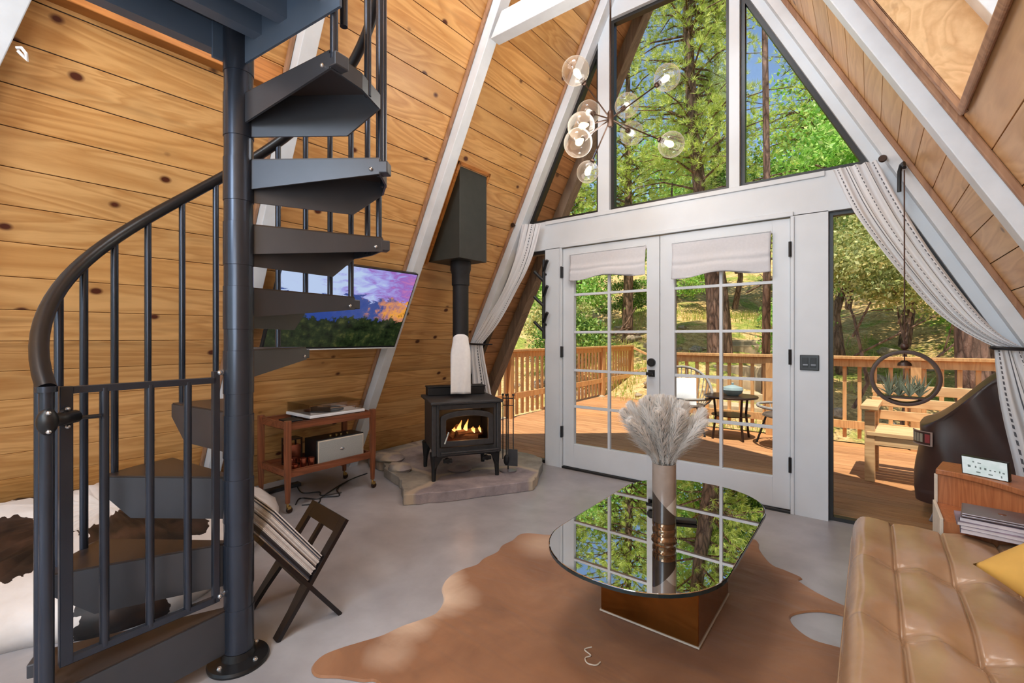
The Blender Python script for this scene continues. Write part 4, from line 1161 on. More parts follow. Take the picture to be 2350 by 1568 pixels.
n = len(P); mb.v = [(p[0],p[1],.3765) for p in P] + [(p[0],p[1],.3885) for p in P]; mb.f = [(i,(i+1)%n,n+(i+1)%n,n+i) for i in range(n)]
mb.build('edge_band', plain('dark_glass_edge', S(34,46,48), .15), tab)

vs_ = thing('vase', 'tall two-tone taupe cylinder vase on the coffee table', 'vase', (-.672, 1.892, .3905), math.radians(20))
mb = MB(); mb.lathe([(.0,.075),(.046,.075),(.047,.08),(.047,.312),(.043,.312),(.043,.09),(0,.088)], (0,0,0), 48); mb.build('body', M['vase'], vs_, smooth=True)
mb = MB(); mb.lathe([(0,.0),(.05,.0),(.051,.006),(.047,.012),(.044,.02),(.047,.03),(.047,.045),(.044,.05),(.047,.058),(.047,.0745),(0,.0745)], (0,0,0), 48); mb.build('foot', M['vase_foot'], vs_, smooth=True)
# plumes
rng = np.random.default_rng(5)
spots = [(-.01,.01,.0,.26,'tallest plume at the centre'),(-.085,.02,-.2,.24,'plume leaning left of centre'),(.075,.01,.22,.235,'plume leaning right of centre'),(-.17,.0,-.5,.20,'plume at the far left of the vase'),(.17,.02,.5,.20,'plume at the far right of the vase'),(-.12,.09,-.34,.22,'plume at the back left'),(.12,.09,.34,.22,'plume at the back right'),(.04,-.08,.1,.21,'plume at the front right'),(-.05,-.08,-.12,.215,'plume at the front left'),(.14,-.06,.42,.17,'short drooping plume at the right'),(-.15,-.05,-.42,.17,'short drooping plume at the left'),(.0,.11,.02,.245,'upright plume at the back'),(.045,.05,.12,.25,'upright plume right of the tallest one'),(-.05,.06,-.1,.25,'upright plume left of the tallest one')]
for (dx, dy, _, h, lab) in spots:
    top = Vector((dx*1.0, dy*.95, .326 + h)); root_p = Vector((dx*.06, dy*.06, .10))
    r = thing('pampas_plume', 'feathery white pampas ' + lab, 'dried plume', (-.672, 1.892, .3905), math.radians(37.7), 'dried pampas plumes in the vase')
    mid = Vector((dx*.19, dy*.19, .31))
    pth = [root_p, mid, lerp(mid, top, .5) + Vector((0,0,.02)), top]
    m = MB(); m.tube([interp(pth, t) for t in np.linspace(0,.93,9)], [.0018]*8+[.0008], 5); m.build('stem', M['cream'], r)
    V, F = [], []
    nb = 2400
    for b in range(nb):
        t = min(.999, .32 + .68*(b/nb)**1.05 + rng.uniform(-.01,.01)); p = interp(pth, t); tg = (interp(pth, min(t+.02,1)) - interp(pth, t-.02)).normalized()
        a = rng.uniform(0, 2*PI); side = Vector((math.cos(a), math.sin(a), 0)); side = (side - tg*side.dot(tg)).normalized()
        L = (.062*min(1, max(0,(t-.28))/.2)*max(0, 1 - max(0,(t-.5)/.5)**1.8)**.8 + .008)*rng.uniform(.6,1.25)
        k_ = rng.uniform(.35,.8); tip = p + side*L*k_ + tg*L*.9 - Vector((0,0,L*.18*k_)); wv = side.cross(tg)*.0009
        k0 = len(V); V += [p - wv, p + wv, (p+tip)/2 + side*.006 + wv*1.4, (p+tip)/2 + side*.006 - wv*1.4, tip]
        F += [(k0,k0+1,k0+2),(k0,k0+2,k0+3),(k0+3,k0+2,k0+4)]
    np_mesh('plume', [tuple(v) for v in V], F, M['plume'], r)
o = MB().box(-.095,.095,-.018,.018,0,.016).build('remote_control', M['black'], None, bevel=.004); o.location = (-.70,2.10,.3905); o.rotation_euler = (0,0,math.radians(24)); tag(o, 'small black remote lying behind the vase on the glass table', 'remote control')

# ------------------------------------------------------------------ chandelier
ch = thing('globe_chandelier', 'dark sputnik chandelier with clear glass globes hanging from the ridge', 'chandelier', (-1.33, 2.76, 2.63))
mb = MB(); mb.cyl((0,0,0),(0,0,2.42),.006,10); mb.build('rod', M['bronze_dark'], ch, smooth=True)
mb = MB(); mb.lathe([(0,-.05),(.014,-.05),(.02,-.04),(.02,.04),(.012,.055),(0,.055)], (0,0,0), 18); mb.build('hub', M['bronze_dark'], ch, smooth=True)
Fv = Vector((-math.sin(math.radians(37.7)), math.cos(math.radians(37.7)), 0)); Rv = Vector((math.cos(math.radians(37.7)), math.sin(math.radians(37.7)), 0))
arms = [(-0.233,0.282,-0.05,0.087),(-0.093,0.189,0.3,0.082),(-0.202,-0.083,-0.08,0.085),(-0.241,-0.246,-0.22,0.085),(-0.115,-0.271,0.2,0.075),(0.165,0.208,0.24,0.083),(0.372,0.28,0.02,0.083),(0.41,-0.144,0.05,0.083),(0.229,0.067,0.36,0.083)]
for (a, z, dp, r) in arms:
    g = Rv*a + Vector((0,0,z)) + Fv*dp; u = g.normalized(); s = g - u*(r + .004)
    ar = MB().cyl(tuple(u*.018), tuple(s), .0045, 8).build('arm', M['bronze_dark'], ch, smooth=True)
    m = MB(); m.tube([s - u*.012, s - u*.004, s + u*.030, s + u*.034], [.009,.017,.017,.012], 14); m.build('socket', M['bronze_dark'], ar, smooth=True, angle=40)
    m = MB(); m.tube([s + u*.034, s + u*.045, s + u*.062, s + u*.085, s + u*.10, s + u*.106], [.009,.013,.02,.022,.013,.002], 14); m.build('bulb', M['bulb'], ar, smooth=True, angle=180)
    m = MB(); m.sphere(tuple(g), r, 32, 20); m.build('globe', M['globe_glass'], ar, smooth=True, angle=180)
# ------------------------------------------------------------------ right side: sofa, console, curtains
sofa = thing('sofa_bed', 'tan leather sofa bed folded flat with deep button tufting along the right wall', 'sofa', (.42, 1.70, 0))
X0, X1, YN, YF = -.068, .53, .72, 2.64
seams = [.07, .228, .39]; cross_ = [2.20, 1.71, 1.22]
def sofa_h(x, y):
    d = min(x - X0, X1 - x, y - YN, YF - y); e = smooth01(d/.055); h = .30 + .12*math.sqrt(max(0, 1 - (1 - min(1, max(0, d)/.055))**2))
    for s in seams: h -= .014*math.exp(-((x - s)/.0045)**2) + .012*math.exp(-((x - s)/.05)**2)
    for i, s in enumerate(seams):
        for c in cross_:
            yy = c - (.02 if i % 2 else 0); q = ((x - s)/.062)**2 + ((y - yy)/.075)**2
            h -= .034*math.exp(-q)
            if abs(x - s) < .16: h -= .009*math.exp(-((y - yy - .02*math.cos((x - s)*20))/.010)**2)*(1 - abs(x - s)/.16)
    return h + .006*math.sin(y*5.3 + x*3) + .003*math.sin(x*31 + y*17)
mb = MB(); mb.grid(lambda u, v: (lerp(X0,X1,u) - .42, lerp(YN,YF,v) - 1.70, sofa_h(lerp(X0,X1,u), lerp(YN,YF,v))), 190, 240)
mt = mb.build('mattress', M['leather'], sofa, smooth=True, angle=180)
mb = MB()
mb.box(X0 + .004 - .42, X1 - .004 - .42, YN + .004 - 1.70, YF - .004 - 1.70, .16, .302); mb.build('base', M['leather'], sofa, bevel=.01)
mb = MB(); mb.tube([(X0-.42+.004, YN-1.7+.02, .305), (X0-.42+.004, YF-1.7-.02, .305), (X1-.42-.02, YF-1.7-.004, .305)], .007, 8); mb.build('piping', M['leather'], sofa, smooth=True)
for sx, sy in ((X0+.12,YN+.12),(X0+.12,YF-.12),(X1-.12,YN+.12),(X1-.12,YF-.12)):
    mb = MB(); mb.cyl((sx-.42,sy-1.7,0.0125),(sx-.42,sy-1.7,.16),.02,12); mb.build('leg', M['chrome'], sofa, smooth=True)

# mustard cushion
pil = MB(); nn = 30
def pill(u, v, sgn):
    a, b = (u-.5)*2, (v-.5)*2
    prof = (max(0, 1 - a*a)**.55)*(max(0, 1 - b*b)**.55)
    pin = 1 - .10*(1 - a*a)*b*b if True else 1
    return (a*.175*(1 - .08*(1 - b*b)*0 - .07*(1-abs(b))*abs(a)**4), b*.175*(1 - .07*(1-abs(a))*abs(b)**4), sgn*.075*prof + .006*math.sin(a*7 + b*4)*prof)
pil.grid(lambda u, v: pill(u, v, 1), nn, nn); pil.grid(lambda u, v: pill(u, v, -1), nn, nn)
o = pil.build('cushion', M['cushion_yellow'], None, smooth=True, angle=180); o.location = (.488, 1.99, .548); o.rotation_euler = (math.radians(10), math.radians(-26), math.radians(28)); tag(o, 'mustard yellow velvet cushion lying on the tan sofa', 'cushion')

# curved wooden console behind the sofa end
con = thing('curved_console', 'curved walnut-veneer console with a ledge at the far end of the sofa', 'console', (.243, 2.94, 0))
pan = [(.243,2.945),(.30,2.93),(.37,2.885),(.44,2.82),(.50,2.735),(.545,2.64),(.568,2.5),(.578,2.2),(.578,1.8),(.578,1.4),(.578,1.1),(.578,.80)]
def PN(t, o): 
    p = interp([Vector((a,b,0)) for a,b in pan], t); q = interp([Vector((a,b,0)) for a,b in pan], min(t+.02, 1)); r = interp([Vector((a,b,0)) for a,b in pan], max(t-.02,0))
    tg = (q - r).normalized(); nrm = Vector((-tg.y*-1, tg.x*-1, 0))   # away from the room
    nrm = Vector((-tg.y, tg.x, 0)); 
    if nrm.x < 0: nrm = -nrm
    return p + nrm*o
K = 72
def ribbon(o0, o1, z0, z1, nm, mat, **kw):
    m = MB()
    for i in range(K + 1):
        t = i/K; a = PN(t, o0); b = PN(t, o1)
        for p, z in ((a,z0),(b,z0),(b,z1),(a,z1)): m.v.append((p.x - .243, p.y - 2.94, z))
    for i in range(K):
        for j in range(4): m.f.append((i*4+j, i*4+(j+1)%4, (i+1)*4+(j+1)%4, (i+1)*4+j))
    m.f.append((0,1,2,3)); m.f.append(tuple(K*4 + j for j in (3,2,1,0)))
    return m.build(nm, mat, con, **kw)
ribbon(.0, .018, .0, .578, 'back_panel', M['veneer'])
ribbon(-.012, .20, .578, .602, 'ledge', M['veneer'], bevel=.008)
m = MB(); pts = [PN(i/K, -.001) for i in range(K+1)]
m.prism_z([(a_ - .243, b_ - 2.94) for a_, b_ in [(.243,2.655),(.243,2.935)] + [(p.x-.002, p.y-.002) for p in pts[1:] if p.y > 2.66] + [(.535,2.655)]], .43, .445); m.build('tray', M['veneer'], con)
m = MB(); m.box(.0, .29, -.285, -.27, .0, .43); m.build('front_panel', M['veneer'], con)
m = MB(); m.box(-.012,.0,-.285,.0,.0,.456); m.build('side_panel', M['cream'], con, bevel=.002)
m = MB(); m.box(-.006,.006,-.004,.012,.0,.578); m.build('end_edge', M['cream'], con, bevel=.002)

# things on the console
lap = thing('laptop', 'closed grey laptop lying on magazines at the end of the sofa', 'laptop', (.408, 2.612, .5065), math.radians(-7))
m = MB(); m.box(-.115,.115,-.08,.08,0,.009); m.build('base', M['aluminium'], lap, bevel=.003)
m = MB(); m.box(-.115,.115,-.08,.08,.0095,.017); ld = m.build('lid', M['aluminium'], lap, bevel=.003)
m = MB(); m.lathe([(0,.0172),(.012,.0172),(.012,.0176),(0,.0176)], (0,0,0), 20); m.build('emblem', M['chrome'], ld)
zz = .4455
for i, (dx, dy, da, t) in enumerate(((0,0,-5,.016),(.004,-.006,-9,.013),(-.012,.004,-3,.013),(.004,.004,-10,.0145))):
    lab = ['lowest magazine of the pile on the console', 'second magazine from the bottom of the pile', 'third magazine from the bottom of the pile', 'top magazine of the pile, just under the laptop'][i]
    r = thing('magazine', lab, 'magazine', (.397+dx, 2.606+dy, zz), math.radians(da), 'magazines under the laptop')
    m = MB(); m.box(-.108,.108,-.076,.076,.0006,t-.0006); m.build('pages', M['paper'], r)
    m = MB(); m.box(-.11,.11,-.078,.078,0,.0006); m.box(-.11,.11,-.078,.078,t-.0006,t); m.box(-.1105,-.11,-.078,.078,0,t); m.build('cover', M['magazine'], r)
    zz += t + .0004
ds = thing('calendar_display', 'small white-faced calendar display standing on the console ledge', 'display', (.40, 2.89, .6025), math.radians(-28))
m = MB(); m.obox((0,0,.042),(1,0,0),(0,1,.14),(0,-.14,1),.078,.011,.042); m.build('case', M['display_edge'], ds, bevel=.002)
m = MB(); m.obox((0,-.0118,.0415),(1,0,0),(0,1,.14),(0,-.14,1),.074,.0006,.039); fc = m.build('face', M['display'], ds)
for (a, b, w_, h_) in ((-.035,.062,.004,.004),(-.015,.06,.01,.002),(-.05,.040,.008,.008),(-.028,.040,.003,.008),(-.012,.038,.003,.008),(.004,.038,.005,.007),(.02,.036,.004,.003),(.035,.036,.004,.003),(.05,.036,.002,.007),(.062,.034,.005,.004),(-.02,.018,.012,.003),(.02,.017,.012,.003),(.055,.016,.002,.008)):
    m = MB(); yy = -.0126 - (b - .0415)*.14
    m.obox((a, yy, b),(1,0,0),(0,1,.14),(0,-.14,1),w_/2+.001,.0003,h_/2+.001); m.build('glyph', M['ink'], fc)
for i in range(5):
    o = MB().box(-.05,.05,-.035,.035,0,.0085).build('notepad', M['paper'] if i % 2 else M['black'], None); o.location = (.565,2.76,.6025 + i*.0088); o.rotation_euler = (0,0,math.radians(-60 + i*2))
    tag(o, ['lowest pad of the small striped stack at the right end of the ledge','second pad from the bottom of the small striped stack','middle pad of the small striped stack','second pad from the top of the small striped stack','topmost dark pad of the small striped stack'][i], 'notepad', 'small stack of pads on the ledge')

# curtains tied back along the sloping frame
def curtain(left, right, low_l, low_r, name, lab, tie_a, tie_b, folds, yb=3.60):
    r = thing(name, lab, 'curtain', (0,0,0))
    m = MB(); n1 = 46
    tieL, tieR = Vector(left[-1]), Vector(right[-1])
    L = [Vector((a, 0, b)) for a, b in left]; R_ = [Vector((a, 0, b)) for a, b in right]
    LL = [Vector((a, 0, b)) for a, b in low_l]; RR = [Vector((a, 0, b)) for a, b in low_r]
    def f(u, v):
        if v < .66: p = interp(L, v/.66); q = interp(R_, v/.66); amp = lerp(.011, .009, v/.66)
        else: t = (v-.66)/.34; p = interp(LL, t); q = interp(RR, t); amp = lerp(.012, .022, t)
        c = p.lerp(q, u)
        return (c.x, yb + amp*math.sin(u*2*PI*folds + 1.2*math.sin(v*4)) + .006*math.sin(u*23 + v*9), c.z)
    m.grid(f, 72, 90, uv=True); m.build('cloth', M['curtain'], r, smooth=True, angle=180)
    m = MB(); a = Vector(tie_a); b = Vector(tie_b); P = []
    for i in range(20):
        t = 2*PI*i/20; c = (a + b)/2; P.append((c.x + (b.x-a.x)/2*1.06*math.cos(t), yb + .034*math.sin(t), c.z + (b.z - a.z)/2*math.cos(t)))
    m.tube(P, .010, 8, closed=True); m.tube([P[10], (P[10][0] + (.03 if tie_a[0] > 0 else .06), 3.665, P[10][2]-.005)] if False else [P[0], (P[0][0]+.05, 3.69, P[0][2])], .006, 6)
    m.build('tieback', M['black'], r, smooth=True)
    return r
curtain([(-.19,2.29),(-.104,2.056),(-.017,1.879),(.128,1.623),(.265,1.408),(.394,1.267),(.532,1.165)],
        [(.03,2.30),(.128,2.05),(.255,1.76),(.40,1.48),(.52,1.28),(.62,1.18),(.70,1.15)],
        [(.532,1.16),(.538,1.05),(.55,.90),(.57,.75),(.611,.50),(.63,.30),(.63,.05)],
        [(.70,1.15),(.76,1.0),(.84,.8),(.92,.6),(.98,.4),(1.05,.2),(1.08,.06)],
        'right_side_curtain' if False else 'striped_curtain', 'white curtain with dashed dark stripes tied back over the right side window', (.528,0,1.162), (.705,0,1.152), 5)
curtain([(-2.66,2.31),(-2.735,2.051),(-2.845,1.80),(-2.965,1.60),(-3.12,1.42),(-3.25,1.26),(-3.336,1.155)],
        [(-2.438,2.28),(-2.522,2.023),(-2.62,1.84),(-2.719,1.705),(-2.86,1.50),(-3.00,1.32),(-3.171,1.157)],
        [(-3.336,1.15),(-3.335,1.0),(-3.32,.85),(-3.31,.67),(-3.30,.5),(-3.29,.3),(-3.28,.12)],
        [(-3.171,1.15),(-3.14,1.0),(-3.10,.85),(-3.053,.68),(-3.00,.5),(-2.96,.3),(-2.93,.12)],
        'striped_curtain', 'white curtain with thin dark stripes tied back behind the stove', (-3.34,0,1.15), (-3.168,0,1.145), 4)
for x, z, lab in ((.058, 2.299, 'dark round curtain knob on the white frame above the right curtain'), (-2.765, 2.315, 'dark curtain knob on the white frame above the left curtain')):
    o = MB().lathe([(0,-.045),(.018,-.045),(.022,-.038),(.022,-.03),(.010,-.026),(.008,0),(.0,0)], (0,0,0), 20, 'y').build('curtain_knob', M['bronze_dark'], None, smooth=True, angle=40); o.location = (x, 3.62 if x < 0 else 3.62, z); tag(o, lab, 'knob')

# soft shades on the doors
def shade(x0, x1, zt, zb, lab):
    r = thing('roman_shade', lab, 'shade', ((x0+x1)/2, 3.70, zb)); w = x1 - x0; h = zt - zb
    def f(u, v):
        z = h*(1 - v) + .018*math.sin(PI*u)*(1 if v > .95 else 0) - .012*math.sin(u*PI*3)*v*v
        d = .010 + .020*smooth01((v - .35)/.3) + .012*math.exp(-((v-.62)/.06)**2)*-1 + .006*math.sin(u*7 + v*5)*v
        return ((u-.5)*w*(1 - .015*math.sin(PI*v)), -d + .0, z)
    m = MB(); m.grid(f, 40, 30); m.build('cloth', M['shade_cloth'], r, smooth=True, solid=.004, angle=180)
    m = MB(); m.tube([(-w/2+.005,-.012,h), (w/2-.005,-.012,h)], .006, 8); m.build('rod', M['white'], r, smooth=True)
shade(-2.185, -1.462, 1.975, 1.735, 'short gathered white shade on the left glass door')
shade(-1.25, -.553, 1.965, 1.68, 'longer gathered white shade on the right glass door')

# coat hook shaped like a branch
ck = thing('branch_coat_hook', 'black branch-shaped coat hook beside the left glass door', 'coat hook', (-2.472, 3.69, 1.58))
m = MB(); m.tube([(.004,0,.38),(0,0,.2),(.002,0,0),(-.002,0,-.2),(.002,0,-.375)], .016, 10); m.build('branch', M['black'], ck, smooth=True)
for s, z in ((1,.30),(1,.06),(1,-.19),(-1,.21),(-1,-.03),(-1,-.27)):
    m = MB(); m.tube([(0,0,z-.03),(s*.04,-.03,z+.015),(s*.075,-.05,z+.06)], [.016,.015,.015], 10); m.build('hook', M['black'], ck, smooth=True)
for z in (.24, -.24):
    m = MB(); m.cyl((.012,0,z),(.012,.02,z),.012,10); m.build('fixing', M['black'], ck)
# switch plate
sw = thing('switch_plate', 'black double switch plate on the white post right of the doors', 'light switch', (-.327, 3.709, 1.047))
m = MB(); m.box(-.055,.055,-.008,0,-.052,.052); m.build('plate', M['plate_black'], sw, bevel=.003)
for x in (-.023,.023):
    m = MB(); m.box(x-.016,x+.016,-.011,-.008,-.03,.034); m.build('rocker', M['black'], sw, bevel=.002)
    m = MB(); m.box(x-.014,x+.014,-.0118,-.011,-.018,-.010); m.build('slot', M['grey_slot'], sw)

# hanging ring planter
hk = thing('swan_neck_hook', 'black swan-neck hook screwed to the white frame over the hanging ring', 'hook', (.148, 3.619, 2.23))
m = MB(); m.tube([(-.012,-.004,-.14),(-.012,-.008,-.02),(-.004,-.03,.012),(.004,-.075,.008),(.006,-.10,-.02),(.006,-.115,-.03)], .0105, 12); m.build('arm', M['black'], hk, smooth=True)
rg = thing('hanging_ring_planter', 'dark bentwood ring planter with air plants hanging on a cord', 'planter', (.155, 3.505, .985))
m = MB(); Rr = .150
def rgp(u, v):
    a = 2*PI*u; w_ = v*2*PI; rr = Rr + .012*math.cos(w_); y = .045*(1 if math.sin(w_) > 0 else -1)*min(1, abs(math.sin(w_))*1.4)
    return (rr*math.cos(a)*1.0, y, rr*math.sin(a))
m.grid(rgp, 64, 16); m.build('ring', M['ring_wood'], rg, smooth=True, angle=50)
m = MB(); m.cyl((0,0,.18),(-.001,0,1.20),.0035,8); m.build('cord', M['cord'], rg)
m = MB(); m.sphere((0,0,.182), .021, 16, 12); m.build('bead', M['ring_wood'], rg, smooth=True)
m = MB(); m.box(-.098,.098,-.04,.04,-.118,-.108); m.build('shelf', M['ring_wood'], rg)
m = MB(); m.lathe([(.0,.10),(.012,.10),(.03,.085),(.034,.07),(.03,.072),(0,.09)], (0,0,0), 16); m.cyl((0,0,.1),(0,0,.15),.003,6); m.build('hanging_cup', M['ring_wood'], rg, smooth=True)
for i, (x, y) in enumerate(((-.066,0),(-.022,.012),(.022,-.01),(.066,.004))):
    pl = thing('air_plant', ['silvery air plant at the left of the ring shelf','second silvery air plant from the left on the ring shelf','third silvery air plant from the left on the ring shelf','silvery air plant at the right of the ring shelf'][i], 'air plant', (.155 + x, 3.505 + y,   .8775), 0, 'air plants in the hanging ring')
    m = MB(); rr = random.Random(i)
    for k_ in range(34):
        a = rr.uniform(0, 2*PI); el = rr.uniform(.35,1.4); L = rr.uniform(.08,.15)
        dv = Vector((math.cos(a)*math.cos(el)*.62, math.sin(a)*math.cos(el)*.45, math.sin(el)))
        m.tube([(0,0,.003), tuple(dv*L*.5 + Vector((0,0,.006))), tuple(dv*L)], [.004,.003,.0006], 5)
    m.build('leaves', M['air_plant'], pl, smooth=True)
# ------------------------------------------------------------------ deck furniture and railings
def railing(name, lab, pts, ztop, post_every, nb, zr=.16, zlow=.10):
    r = thing(name, lab, 'railing', (pts[0][0], pts[0][1], -.02)); o_ = Vector((pts[0][0], pts[0][1], -.02))
    a = Vector((*pts[0], 0)) - Vector((o_.x, o_.y, 0)); b = Vector((*pts[1], 0)) - Vector((o_.x, o_.y, 0)); L = (b - a).length; u = (b - a).normalized()
    zt = ztop + .02
    m = MB(); m.bar(a + Vector((0,0,zt-.018)), b + Vector((0,0,zt-.018)), .14, .036); m.build('cap_rail', M['rail_wood'], r, bevel=.004)
    m = MB(); m.bar(a + Vector((0,0,zt-.08)), b + Vector((0,0,zt-.08)), .036, .088); m.build('top_rail', M['rail_wood'], r)
    side = Vector((-u.y, u.x, 0)); m = MB(); m.bar(a + Vector((0,0,zr)) + side*.0, b + Vector((0,0,zr)), .036, .088); m.build('bottom_rail', M['rail_wood'], r)
    np_ = int(L/post_every) + 1
    for i in range(np_ + 1):
        p = a + u*(L*i/np_); m = MB(); m.bar(p + Vector((0,0,.0)), p + Vector((0,0,zt-.037)), .09, .09, u); m.build('post', M['rail_wood'], r, bevel=.003)
    side = Vector((-u.y, u.x, 0))
    for i in range(nb):
        p = a + u*(L*(i+.5)/nb) + side*.0; m = MB(); m.bar(p + Vector((0,0,zlow)) + side*.037, p + Vector((0,0,zt-.04)) + side*.037, .038, .038, u); m.build('baluster', M['rail_wood'], r)
    return r
railing('deck_railing', 'wooden baluster railing along the left side of the deck', [(-4.30,3.95), (-4.52,10.5)], 1.03, 1.9, 44, .33, .03)
railing('deck_railing', 'wooden baluster railing along the far side of the deck', [(-2.42,6.70), (3.2,6.70)], 1.0, 1.8, 40, .22, .06)
hr_ = thing('stair_handrail', 'sloping wooden handrail by the deck steps at the far corner', 'handrail', (-4.5,10.5,-.02))
m = MB(); m.bar((.05,.0,.98),(1.9,.2,.12),.09,.04); m.bar((.05,.0,.42),(1.3,.15,.86),.05,.04); m.build('rail', M['rail_wood'], hr_)

# rattan chair with white cushion
def chair(loc, rz, lab, cushion):
    r = thing('rattan_chair', lab, 'chair', loc, rz)
    m = MB(); P = []
    for i in range(41):
        a = math.radians(-200 + 220*i/40); P.append((.36*math.cos(a), .30*math.sin(a)*-1 + .02, .44 + .40*max(0, -math.sin(a))**.8))
    P = [(.37*math.cos(t), .28*math.sin(t), .46 + .38*max(0, math.sin(t))**.8) for t in [PI*2*i/40 for i in range(40)]]
    m.tube(P, .017, 8, closed=True); m.build('hoop', M['wicker'], r, smooth=True)
    m = MB(); S_ = [(.27*math.cos(t), .22*math.sin(t), .36) for t in [PI*2*i/30 for i in range(30)]]; m.tube(S_, .014, 8, closed=True); m.lathe([(0,.352),(.24,.352),(.25,.36),(0,.365)], (0,0,0), 24); m.build('seat', M['rope_dark'], r, smooth=True)
    for i in range(0, 21):
        t = -.15 + (PI + .3)*i/20; a = (.27*math.cos(t), .22*math.sin(t), .36); b = (.37*math.cos(t), .28*math.sin(t), .46 + .38*max(0, math.sin(t))**.8)
        m = MB(); m.tube([a, ((a[0]+b[0])/2*1.05, (a[1]+b[1])/2*1.05, (a[2]+b[2])/2), b], .0065, 6); m.build('back_spoke', M['wicker'], r)
    for sx in (-1,1):
        for sy in (-1,1):
            m = MB(); m.cyl((sx*.18,sy*.14,.355),(sx*.27,sy*.22,0),.012,8); m.build('leg', M['black'], r, smooth=True)
    if cushion:
        q = MB(); q.grid(lambda u, v: ((u-.5)*.42, .06 + .05*math.sin(PI*u)*math.sin(PI*v)*-1, .40 + v*.36), 14, 14); q.grid(lambda u, v: ((u-.5)*.42, .10 + .05*math.sin(PI*u)*math.sin(PI*v), .40 + v*.36), 14, 14)
        o = q.build('outdoor_cushion', M['fabric_white'], None, smooth=True, angle=180); o.location = (loc[0]+.02, loc[1]-.16, loc[2]-.02); o.rotation_euler = (math.radians(-14),0,rz); tag(o, 'plump white cushion propped in the grey rattan chair', 'cushion')
chair((-1.95, 6.14, -.02), math.radians(18), 'grey rattan hoop chair with a white cushion on the deck', True)
chair((-.74, 5.98, -.02), math.radians(-60), 'grey rattan hoop chair without cushion at the far right of the deck', False)
tb = thing('bistro_table', 'dark round bistro table with a bowl on the deck', 'table', (-1.36, 6.16, -.02))
m = MB(); m.lathe([(0,.50),(.30,.50),(.305,.512),(.3,.524),(0,.524)], (0,0,0), 32); m.build('top', M['bronze_dark'], tb, smooth=True, angle=30)
m = MB(); m.lathe([(0,.28),(.22,.28),(.222,.29),(0,.294)], (0,0,0), 28); m.build('lower_shelf', M['bronze_dark'], tb, smooth=True, angle=30)
for i in range(4):
    a = PI/4 + PI/2*i; m = MB(); m.tube([(.22*math.cos(a),.22*math.sin(a),.5),(.2*math.cos(a),.2*math.sin(a),.28),(.24*math.cos(a),.24*math.sin(a),0)], .014, 8); m.build('leg', M['bronze_dark'], tb, smooth=True)
o = MB().lathe([(0,0),(.06,0),(.10,.03),(.12,.07),(.11,.10),(.05,.12),(.012,.13),(.016,.15),(0,.16)], (0,0,0), 24).build('lidded_bowl', M['concrete_bowl'], None, smooth=True, angle=30); o.location = (-1.34, 6.16, .505); tag(o, 'grey-green lidded bowl on the bistro table', 'bowl')

# slatted wooden bench at the right
bn = thing('outdoor_bench', 'pale sunlit wooden armed bench on the deck seen through the right window', 'bench', (.45, 5.25, -.02), math.radians(-4))
for y in (-.22,-.12,-.02,.08,.18):
    m = MB(); m.box(-.46,.7,y-.044,y+.044,.395,.43); m.build('seat_slat', M['bench_wood'], bn, bevel=.004)
m = MB(); m.box(-.44,.68,-.25,-.215,.32,.394); m.build('apron', M['bench_wood'], bn)
for x in (-.44,.62):
    for y in (-.22,.2):
        m = MB(); m.box(x-.035,x+.035,y-.035,y+.035,0,.60 if y<0 else .62); m.build('leg', M['bench_wood'], bn, bevel=.004)
    m = MB(); m.box(x-.06,x+.06,-.30,.28,.62,.655); m.build('armrest', M['bench_wood'], bn, bevel=.004)
for z in (.52,.64,.76):
    m = MB(); m.box(-.46,.7,.24,.265,z-.042,z+.042); m.build('back_slat', M['bench_wood'], bn, bevel=.004)
# covered pellet grill
gr = thing('covered_grill', 'grill under a dark brown fitted cover on the deck at the right', 'grill', (.75, 4.42, -.02), math.radians(-8))
def gcov(u, v):
    a = 2*PI*u; n_ = 5.0
    ca, sa = math.cos(a), math.sin(a); k_ = (abs(ca)**n_ + abs(sa)**n_)**(-1/n_)
    x = .47*ca*k_; y = .36*sa*k_
    tp = .64 + .42*smooth01((x + .47)/.52) 
    if v < .8:
        t = v/.8; z = .13 + (tp - .13)*t; sc = 1.03 - .05*t + .012*math.sin(a*9)*(1 - t) + .02*math.sin(PI*t)*math.sin(a*5 + 1)
        return (x*sc + .008*math.sin(z*14 + a*7), y*sc + .012*math.sin(z*9 + a*11)*(1 if z > .2 else .3), z)
    t = (v-.8)/.2; sc = (1 - t)**.8*.98; xx = x*sc; 
    return (xx, y*sc, .64 + .42*smooth01((xx + .47)/.52) + .02*(1-sc))
m = MB(); m.grid(gcov, 120, 60); m.build('cover', M['cover'], gr, smooth=True, angle=180)
for x, y in ((-.36,-.26),(.36,-.26),(-.36,.26),(.36,.26)):
    m = MB(); m.cyl((x*1.08,y*1.1,0),(x*.85,y*.9,.25),.016,10); m.build('leg', M['aluminium'], gr, smooth=True)
# maker's badge wrapped on the rounded corner of the cover, worn unreadable except for its shapes
def onc(a_, z_, lift):
    n_ = 5.0; ca, sa = math.cos(a_), math.sin(a_); k_ = (abs(ca)**n_ + abs(sa)**n_)**(-1/n_)
    return Vector((.47*ca*k_*1.03, .36*sa*k_*1.03, z_)) + Vector((ca, sa, 0))*lift
def badge(a0, a1, z0, z1, lift, nm, mat, par):
    m = MB()
    m.grid(lambda u, v: onc(lerp(a0,a1,u), lerp(z0,z1,v), lift), 12, 2)
    return m.build(nm, mat, par, solid=.002)
A0, A1_ = math.radians(213), math.radians(231)
bd = badge(A0, A1_, .515, .61, .014, 'badge', M['cover'], gr)
badge(A0, A1_, .604, .61, .017, 'border', M['logo_grey'], bd); badge(A0, A1_, .515, .521, .017, 'border', M['logo_grey'], bd); badge(A1_-.02, A1_, .515, .61, .017, 'border', M['logo_grey'], bd)
